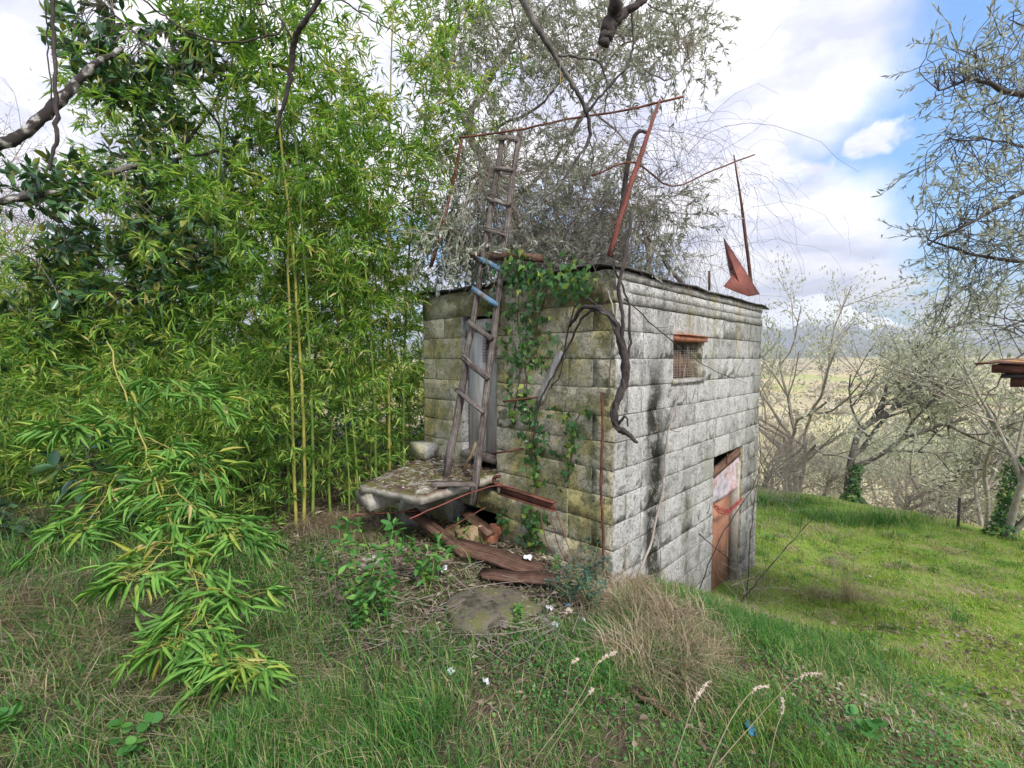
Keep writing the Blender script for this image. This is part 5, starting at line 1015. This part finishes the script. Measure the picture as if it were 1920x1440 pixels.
def nz(X, Y, s_, ph=0.): return .5+.25*(np.sin(X*s_+ph)+np.sin(Y*s_*1.13+ph*2+1.3)*1.0)*.6+.25*np.sin((X+Y)*s_*.71+ph)+.2*np.sin((X-Y)*s_*1.9+ph*3)
def field(g_, n_, x0, x1, y0, y1, prob, H, Wd, lean, hv=.5, az=None):
    X, Y = uni(n_, x0, x1, y0, y1); p_ = prob(X, Y); k_ = R.random(len(X)) < p_; X, Y = X[k_], Y[k_]; m__ = len(X); hm = .6+.8*nz(X, Y, 5., 2.)
    blades(g_, np.stack([X, Y, gz(X, Y)-.01], 1), R.uniform(H[0], H[1], m__)*np.clip(hm, .4, 1.6), R.uniform(*Wd, m__), R.uniform(*lean, m__), az=None if az is None else R.normal(az, .6, m__))
def right_side(X, Y): return sst(X+.25*Y, 2.6, 3.6)
def rubble(X, Y): return np.exp(-(((X+.45)/1.35)**2+((Y-3.4)/.78)**2)**1.5)
gr = G(); keepR = R; R = np.random.default_rng(50)
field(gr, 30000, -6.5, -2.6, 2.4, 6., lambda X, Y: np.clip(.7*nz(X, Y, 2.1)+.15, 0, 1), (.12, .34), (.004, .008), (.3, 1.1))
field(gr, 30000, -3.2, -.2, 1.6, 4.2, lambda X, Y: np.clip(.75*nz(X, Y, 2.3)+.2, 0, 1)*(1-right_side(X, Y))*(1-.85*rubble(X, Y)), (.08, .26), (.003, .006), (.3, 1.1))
field(gr, 12000, -1.4, -.3, 1.7, 2.4, lambda X, Y: np.exp(-((X+.95)/.42)**2-((Y-2.05)/.2)**2), (.16, .30), (.003, .0055), (.2, .8))
field(gr, 7000, -.6, .9, 1.8, 2.9, lambda X, Y: np.clip(nz(X, Y, 4.)-.15, 0, 1), (.05, .16), (.0025, .0045), (.3, 1.))
field(gr, 9000, -.6, 1.6, 1.7, 2.6, lambda X, Y: np.clip(nz(X, Y, 3.)-.25, 0, 1), (.08, .22), (.003, .005), (.3, 1.))
for _ in range(16):
    c_ = gp(R.uniform(1130, 1380), R.uniform(1110, 1330)); X = R.normal(c_[0], .08, 130); Y = R.normal(c_[1], .06, 130); k_ = ~inhut(X, Y); X, Y = X[k_], Y[k_]; blades(gr, np.stack([X, Y, gz(X, Y)-.01], 1), R.uniform(.1, .3, len(X)), .004, R.uniform(.3, 1.2, len(X)))
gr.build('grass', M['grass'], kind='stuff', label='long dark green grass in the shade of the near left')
gr = G()
field(gr, 26000, 1.0, 3.0, 1.8, 3.6, lambda X, Y: np.clip(nz(X, Y, 3.)*1.1, .1, 1)*.8, (.03, .10), (.0025, .005), (.3, 1.2))
field(gr, 60000, 2.0, 6.0, 3., 7., lambda X, Y: np.clip(nz(X, Y, 2.2)+.15, 0, 1)*sst(X-.5*Y, -.6, .2), (.03, .085), (.004, .008), (.3, 1.2))
field(gr, 60000, 3.0, 11., 5., 11., lambda X, Y: np.clip(nz(X, Y, 1.6)+.15, 0, 1)*(.69*X+.724*Y < 11.2)*(X > .45*Y), (.04, .10), (.006, .011), (.3, 1.2))
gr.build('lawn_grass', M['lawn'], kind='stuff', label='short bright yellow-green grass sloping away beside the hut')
gr = G()
for cx_, cy_, rx, ry, n_, h_ in ((1.95, 3.25, .5, .38, 5500, .2), (2.4, 3.6, .5, .4, 3800, .17), (1.75, 3.75, .45, .35, 2500, .16), (5.2, 9.3, 1.1, .3, 2500, .35), (6.3, 8.3, 1.0, .3, 2500, .35), (4.5, 10.0, .5, .3, 800, .3)):
    X = R.normal(cx_, rx*.6, n_); Y = R.normal(cy_, ry*.6, n_); k_ = ~inhut(X, Y); X, Y = X[k_], Y[k_]; m__ = len(X); blades(gr, np.stack([X, Y, gz(X, Y)-.01], 1), R.uniform(.5, 1.2, m__)*h_, R.uniform(.004, .007, m__), R.uniform(.3, 1., m__))
for _ in range(150):
    cx_, cy_ = R.uniform(1.2, 8.), R.uniform(2., 9.)
    if inhut(np.array([cx_]), np.array([cy_]), .1)[0] or .69*cx_+.724*cy_ > 11 or cx_ < .42*cy_: continue
    n_ = R.integers(25, 120); sp_ = R.uniform(.03, .12); X = R.normal(cx_, sp_, n_); Y = R.normal(cy_, sp_, n_); k_ = ~inhut(X, Y); X, Y = X[k_], Y[k_]
    blades(gr, np.stack([X, Y, gz(X, Y)-.01], 1), R.uniform(.5, 1.2, len(X))*R.uniform(.07, .2), R.uniform(.004, .007), R.uniform(.2, 1.2, len(X)))
gr.build('tall_grass', M['grass'], kind='stuff', label='taller lush green grass clumps on the lawn near the hut and along the lawn edge')
gr = G()
def tuft(px, py, r_, n_, h_, lean=(.5, 1.3), az=None, w_=(.002, .0045)):
    c_ = gp(px, py); X = c_[0]+R.normal(0, r_, n_); Y = c_[1]+R.normal(0, r_*.7, n_); k_ = ~inhut(X, Y, .01); X, Y = X[k_], Y[k_]; m__ = len(X)
    blades(gr, np.stack([X, Y, gz(X, Y)-.01], 1), R.uniform(.45, 1.2, m__)*h_, R.uniform(*w_, m__), R.uniform(*lean, m__), az=None if az is None else R.normal(az, .8, m__))
for a in (*[(int(x_), int(y_), .055, 85, h2, (.4, 1.5), a2, (.003, .006)) for x_, y_, h2, a2 in zip(R.uniform(1160, 1350, 26), R.uniform(1110, 1290, 26), R.uniform(.18, .42, 26), R.uniform(-3.1, 3.1, 26))], (1150, 1150, .1, 600, .32), (1260, 1290, .12, 500, .22), (1330, 1200, .08, 200, .25), (1200, 1130, .12, 500, .3), (1360, 1150, .12, 300, .2), (1545, 1120, .12, 350, .22), (1620, 1130, .1, 300, .18), (1590, 1130, .05, 120, .45, (.05, .35)), (1700, 1120, .25, 350, .16), (1560, 1000, .3, 300, .2), (1460, 990, .25, 250, .2),
          (40, 1180, .35, 1300, .45, (.6, 1.5), .2, (.003, .005)), (60, 980, .35, 1300, .5, (.5, 1.4), .3, (.003, .005)), (100, 1250, .4, 900, .4, (.7, 1.5), .5, (.003, .005)), (300, 1330, .35, 700, .35, (.9, 1.6), .3, (.002, .004)), (500, 1300, .35, 500, .3, (.9, 1.6), .3), (30, 860, .4, 900, .5, (.5, 1.3), .3, (.003, .005)), (640, 1000, .2, 900, .3, (.7, 1.4), -.8), (600, 990, .14, 700, .35, (.7, 1.4), -.5), (690, 1010, .16, 500, .28, (.8, 1.4)), (900, 1400, .3, 400, .16, (.7, 1.4), .4), (1050, 1390, .3, 350, .16, (.8, 1.4), .3), (700, 1290, .4, 350, .12), (1850, 1390, .3, 350, .12), (1600, 1330, .3, 300, .12)):
    tuft(*a)
field(gr, 36000, -3.2, 3., 1.7, 5.2, lambda X, Y: .16+.2*np.clip(nz(X, Y, 3.3, 4.), 0, 1)+.25*rubble(X, Y), (.04, .16), (.0015, .0035), (.8, 1.5))
field(gr, 42000, 2.0, 9.5, 2.2, 10.8, lambda X, Y: .8*np.clip(nz(X, Y, 2.1, 5.)-.35, 0, 1)*(.69*X+.724*Y < 11.5), (.04, .12), (.003, .007), (.9, 1.6))
for _ in range(110):
    cx_, cy_ = R.uniform(1.2, 8.), R.uniform(2., 9.)
    if .69*cx_+.724*cy_ > 11 or cx_ < .45*cy_: continue
    n_ = R.integers(30, 160); sp_ = R.uniform(.05, .2); X = R.normal(cx_, sp_, n_); Y = R.normal(cy_, sp_, n_); k_ = ~inhut(X, Y); X, Y = X[k_], Y[k_]
    blades(gr, np.stack([X, Y, gz(X, Y)-.01], 1), R.uniform(.04, .16, len(X)), .0045, R.uniform(.8, 1.6, len(X)))
gr.build('dry_grass', M['dry'], kind='stuff', label='dead straw-coloured grass tufts at the hut corner and over the ground')
lt_ = G()
def litter(n_, x0, x1, y0, y1, L_, dens, kind='scale', ratio=(.3, .6)):
    X, Y = uni(n_, x0, x1, y0, y1); k_ = R.random(len(X)) < dens(X, Y); X, Y = X[k_], Y[k_]; m__ = len(X); L = R.uniform(*L_, m__)
    leaves(lt_, np.stack([X, Y, gz(X, Y)+R.uniform(.003, .03, m__)], 1), rdir(m__, -.25, .35), rdir(m__, .5, 1), L, L*R.uniform(*ratio, m__), kind)
litter(30000, -3.4, 1.2, 2.2, 6.5, (.02, .07), lambda X, Y: np.clip(.35+.5*sst(Y, 3., 4.2)+.4*rubble(X, Y), 0, 1), ratio=(.15, .4))
litter(4500, -3, 7, 1.8, 8., (.03, .06), lambda X, Y: .25+0*X, 'broad', (.5, .8)); litter(16000, 1., 4.5, 1.8, 4.5, (.02, .05), lambda X, Y: np.clip(nz(X, Y, 3., 2.)-.2, 0, 1)*.7); litter(9000, -4., .3, 3.8, 6.5, (.06, .12), lambda X, Y: .8+0*X, ratio=(.08, .16))
lt_.build('leaf_litter', M['litter'], kind='stuff', label='brown fallen leaves and dry bamboo litter on the bare ground')
cl = G(); X, Y = uni(30000, -1.6, 1.4, 1.8, 3.6); k_ = R.random(len(X)) < np.clip(nz(X, Y, 3.6, 1.)-.25, 0, 1)*(1-rubble(X, Y)*.5); X, Y = X[k_], Y[k_]; m__ = len(X); L = R.uniform(.008, .02, m__)
leaves(cl, np.stack([X, Y, gz(X, Y)+R.uniform(.005, .035, m__)], 1), rdir(m__, -.1, .3), rdir(m__, .7, 1), L, L*.9, 'round'); X, Y = uni(6000, 1.5, 3.2, 1.8, 3.2); m__ = len(X); L = R.uniform(.01, .02, m__); leaves(cl, np.stack([X, Y, gz(X, Y)+R.uniform(.005, .03, m__)], 1), rdir(m__, -.1, .3), rdir(m__, .7, 1), L, L*.9, 'round')
cl.build('clover', M['weed_leaf'], kind='stuff', label='low bright green clover and small weeds on the open ground')
# fallen twigs
g_ = G()
for _ in range(420):
    px, py = R.uniform(560, 1120), R.uniform(990, 1230); p_ = gp(px, py, 12.); a = R.uniform(0, 6.28); L = R.uniform(.1, .5); d_ = np.array([math.cos(a), math.sin(a), 0]); P = [p_+d_*L*f+np.array([0, 0, .02+.05*R.random()]) for f in (0, .33, .66, 1)]; P = [q for q in P]
    if inhut(np.array([P[-1][0]]), np.array([P[-1][1]]))[0]: continue
    tube(g_, P, (R.uniform(.001, .0035), .001), 3, cap=False)
g_.build('fallen_twigs', M['twig_pale'], kind='stuff', label='thin dead twigs strewn over the rubble before the wall')
g_ = G()
for (x0, x1, y0, y1, d0, d1, n_, ub) in ((1340, 1420, 1040, 1150, 4.6, 5.4, 90, .1), (1400, 1500, 900, 960, 8.5, 10, 160, .0), (1415, 1470, 650, 940, 6.2, 7.5, 90, .3), (1640, 1760, 930, 1010, 8., 9.5, 90, .2), (1560, 1600, 1050, 1130, 5.6, 5.8, 22, .8)):
    for _ in range(n_):
        p_ = W(R.uniform(x0, x1), R.uniform(y0, y1), R.uniform(d0, d1)); zz = gz(p_[0], p_[1])[0]; p_[2] = max(p_[2], zz); d_ = nrm(R.normal(0, 1, 3)+[0, 0, ub*3]); L = R.uniform(.2, .7); P = [p_]
        for i in range(5): d_ = nrm(d_+R.normal(0, .2, 3)); p_ = p_+d_*L/5; P.append(p_)
        if inhut(np.array([q[0] for q in P]), np.array([q[1] for q in P])).any(): continue
        tube(g_, P, (R.uniform(.0015, .004), .001), 3, cap=False)
g_.build('brushwood', M['twig_pale'], kind='stuff', label='tangled dead brushwood by the doorway and along the lawn edge')
# broad-leaved weeds, each plant its own thing
def weed(label, base, H, nst, L_, mt='weed_leaf', seed=0, kind='broad', ratio=.42, sp=.5, pairs=7, cat='weed', name='leafy_weed'):
    global R
    keep = R; R = np.random.default_rng(seed); o = thing(name, label, cat); s_ = G(); P_, D_2, N_2 = [], [], []
    for k_ in range(nst):
        a = R.uniform(0, 6.28); d_ = nrm(np.array([math.cos(a)*sp*R.random(), math.sin(a)*sp*R.random(), 1.])); p_ = base+np.array([R.normal(0, .02), R.normal(0, .02), -.01]); path = [p_]
        for i in range(pairs):
            d_ = nrm(d_+R.normal(0, .12, 3)); p_ = p_+d_*H*R.uniform(.8, 1.1)/pairs; path.append(p_)
            if i > 0:
                a2 = i*1.57+k_
                for q in (0, math.pi): P_.append(p_); D_2.append([math.cos(a2+q), math.sin(a2+q), R.uniform(-.2, .4)]); N_2.append([0, 0, 1.])
        for q in range(3): P_.append(p_); D_2.append(nrm(R.normal(0, .6, 3)+[0, 0, .5])); N_2.append([0, .3, 1.])
        tube(s_, path, (.004, .0015), 4)
    s_.build('stem', M['culm'], o); n_ = len(P_); L = R.uniform(*L_, n_); P_ = np.array(P_)+R.normal(0, .004, (n_, 3)); D_2 = nrm(np.array(D_2)+R.normal(0, .2, (n_, 3))); N_2 = nrm(np.array(N_2)+R.normal(0, .25, (n_, 3)))
    tv_, tt_ = TPL[kind]; pr = []
    for _ in range(3): q = G(); q.add(tv_+R.normal(0, .02, tv_.shape), tt_, None, R.random()); pr.append(q.mesh('leaf', M[mt]))
    for i in range(n_):
        D1_ = D_2[i]; S_ = nrm(np.cross(N_2[i], D1_)); N1 = np.cross(D1_, S_); lf_ = link('leaf', pr[i % 3], o)
        lf_.matrix_basis = Matrix.Translation(Vector(P_[i])) @ Matrix(((D1_[0], S_[0], N1[0]), (D1_[1], S_[1], N1[1]), (D1_[2], S_[2], N1[2]))).to_4x4() @ Matrix.Diagonal((L[i], L[i]*ratio, L[i], 1))
    R = keep
for i, (px, py, H, ns, L_, lb) in enumerate(((682, 1150, .62, 10, (.05, .10), 'tall bright green leafy weed growing in front of the landing slab'), (715, 1170, .3, 3, (.05, .08), 'lower leafy weed at the foot of the tall one'), (800, 1110, .38, 7, (.05, .09), 'leafy weed growing between the tall weed and the rubble planks'), (868, 1030, .3, 2, (.03, .05), 'small-leaved sprig in the hollow under the ladder foot'), (1040, 1075, .14, 4, (.02, .04), 'little green weed at the wall foot under the ivy'), (975, 1165, .1, 3, (.03, .05), 'small sprig beside the mossy stone'), (660, 1190, .22, 3, (.05, .08), 'small leafy weed below the tall one, among dry leaves'))):
    b0 = gp(px, py, 12.); weed(lb, b0, H, ns, L_, seed=100+i)
for i, (px, py, lb) in enumerate(((232, 1430, 'round-leaved mallow plant at the bottom edge of the grass'), (20, 1400, 'lobed-leaved weed in the lower corner of the grass'), (1620, 1400, 'low round-leaved weed in the right lawn'))):
    weed(lb, gp(px, py), .16, 3, (.04, .06), seed=120+i, kind='round', ratio=1., pairs=3)
for i, (px, py, H, lb) in enumerate(((1095, 1110, .4, 'dark bluish spurge clump at the foot of the hut corner'), (1120, 1150, .35, 'dark bluish spurge just in front of the hut corner'), (1070, 1130, .3, 'short bluish spurge beside the rubble planks'))):
    weed(lb, gp(px, py), H, 6, (.03, .055), 'spurge_leaf', 140+i, 'broad', .3, .6, 10, 'spurge', 'spurge_plant')
# seed heads
for i, (Pth, lb) in enumerate((([(1005, 1330), (1030, 1240), (1060, 1150), (1072, 1145)], 'slim dry seed head standing highest, near the white scraps'), ([(990, 1440), (1080, 1320), (1120, 1245), (1155, 1222)], 'fat dry seed head standing nearest below the hut corner'), ([(1060, 1330), (1068, 1260), (1072, 1243), (1085, 1236)], 'short double seed head left of the fat one'), ([(1010, 1440), (1070, 1350), (1105, 1300), (1112, 1293)], 'small seed head low below the fat one'), ([(1250, 1470), (1280, 1380), (1302, 1315), (1330, 1276)], 'loose dry seed head in front of the dead grass'), ([(1320, 1460), (1370, 1350), (1412, 1295), (1440, 1286)], 'small curved seed head between the loose one and the long one'), ([(1330, 1450), (1400, 1370), (1490, 1275), (1540, 1262)], 'longest arching dry seed head over the lawn grass'), ([(1440, 1440), (1455, 1370), (1465, 1340), (1468, 1308)], 'upright seed head on a straight stalk over the grass'), ([(1380, 1420), (1330, 1375), (1290, 1362), (1300, 1360)], 'tiny seed head lying low by the laths'))):
    o = thing('seed_head', lb, 'grass stalk'); d = [1.85+.0005*abs(1300-x) for x, y in Pth]; base = gp(*Pth[0]) if Pth[0][1] < 1440 else W(*Pth[0], 1.85); dep = base[1]
    P = smooth_path([W(x, y, dep+.05*k_) for k_, (x, y) in enumerate(Pth)], 6); P2 = np.vstack([[P[0][0], P[0][1], gz(P[0][0], P[0][1])[0]-.02], P[1:]]) if P[0][2] > gz(P[0][0], P[0][1])[0] else P
    q = G(); tube(q, P2, (.0026, .0014), 4); q.build('stalk', M['dry'], o); q = G(); E = P[-7:]
    for k_ in range(60):
        f = R.random()*(len(E)-1); j = min(int(f), len(E)-2); c_ = E[j]+(E[j+1]-E[j])*(f-j)+R.normal(0, .0028, 3); tube(q, [c_-R.normal(0, .003, 3), c_, c_+R.normal(0, .004, 3)], (.001, .0032, .001), 4)
    q.build('spikelets', M['seed'], o, kind='stuff')
# thin bare saplings in front of the right doorway
for i, (Pp, lb) in enumerate((([(1390, 1130, 4.2), (1430, 1080, 4.1), (1480, 1020, 4.0), (1540, 950, 3.9)], 'long thin bare twig slanting up over the lawn beside the doorway'), ([(1310, 1110, 4.5), (1350, 1010, 4.5), (1400, 930, 4.6), (1440, 850, 4.7), (1475, 760, 4.8)], 'thin bare sapling slanting across the doorway'), ([(1400, 1120, 5.0), (1410, 980, 5.0), (1425, 860, 5.1), (1420, 760, 5.1)], 'thin bare sapling rising beside the far end of the hut'), ([(1310, 1000, 4.7), (1345, 1030, 4.7), (1380, 1060, 4.7)], 'thin twig lying across the lower doorway'), ([(1170, 560, 3.35), (1260, 640, 3.7), (1330, 690, 4.2), (1400, 718, 4.9)], 'long thin brown vine crossing the grey wall over the small window'))):
    o = thing('bare_sapling', lb, 'twig'); q = G(); Ps = smooth_path([W(*p) for p in Pp], 6, .006); tube(q, Ps, (.006, .002), 4); q.build('stem', M['bark_dark'], o); q = G()
    for _ in range(5):
        q = G(); j = R.integers(4, len(Ps)-1); d_ = nrm((Ps[j+1]-Ps[j])/np.linalg.norm(Ps[j+1]-Ps[j])+R.normal(0, .6, 3)); tube(q, [Ps[j], Ps[j]+d_*.1, Ps[j]+d_*R.uniform(.15, .3)+[0, 0, .02]], (.0025, .001), 3, cap=False); q.build('side_twig', M['bark_dark'], o)
# wire fence post down at the lawn edge
rod('fence_post', 'thin dark fence post standing at the far lawn edge', 'post', [at(1812, 8.0)-[0, 0, .1], at(1812, 8.0)+[0, 0, .6]], .02, 'bark_dark', 6)
# haze
HZ = G(); box(HZ, (1500, 2800, 320), (16000, 8600, 1000)); hz = HZ.mesh('haze', None); m_, n = mat('haze')
pv = n.n('ShaderNodeVolumePrincipled', {'Color': (.86, .92, 1.), 'Density': .00022, 'Anisotropy': .3}); n.n('ShaderNodeOutputMaterial', {'Volume': pv.outputs[0]}); hz.materials.append(m_)
link('haze', hz, kind='stuff')
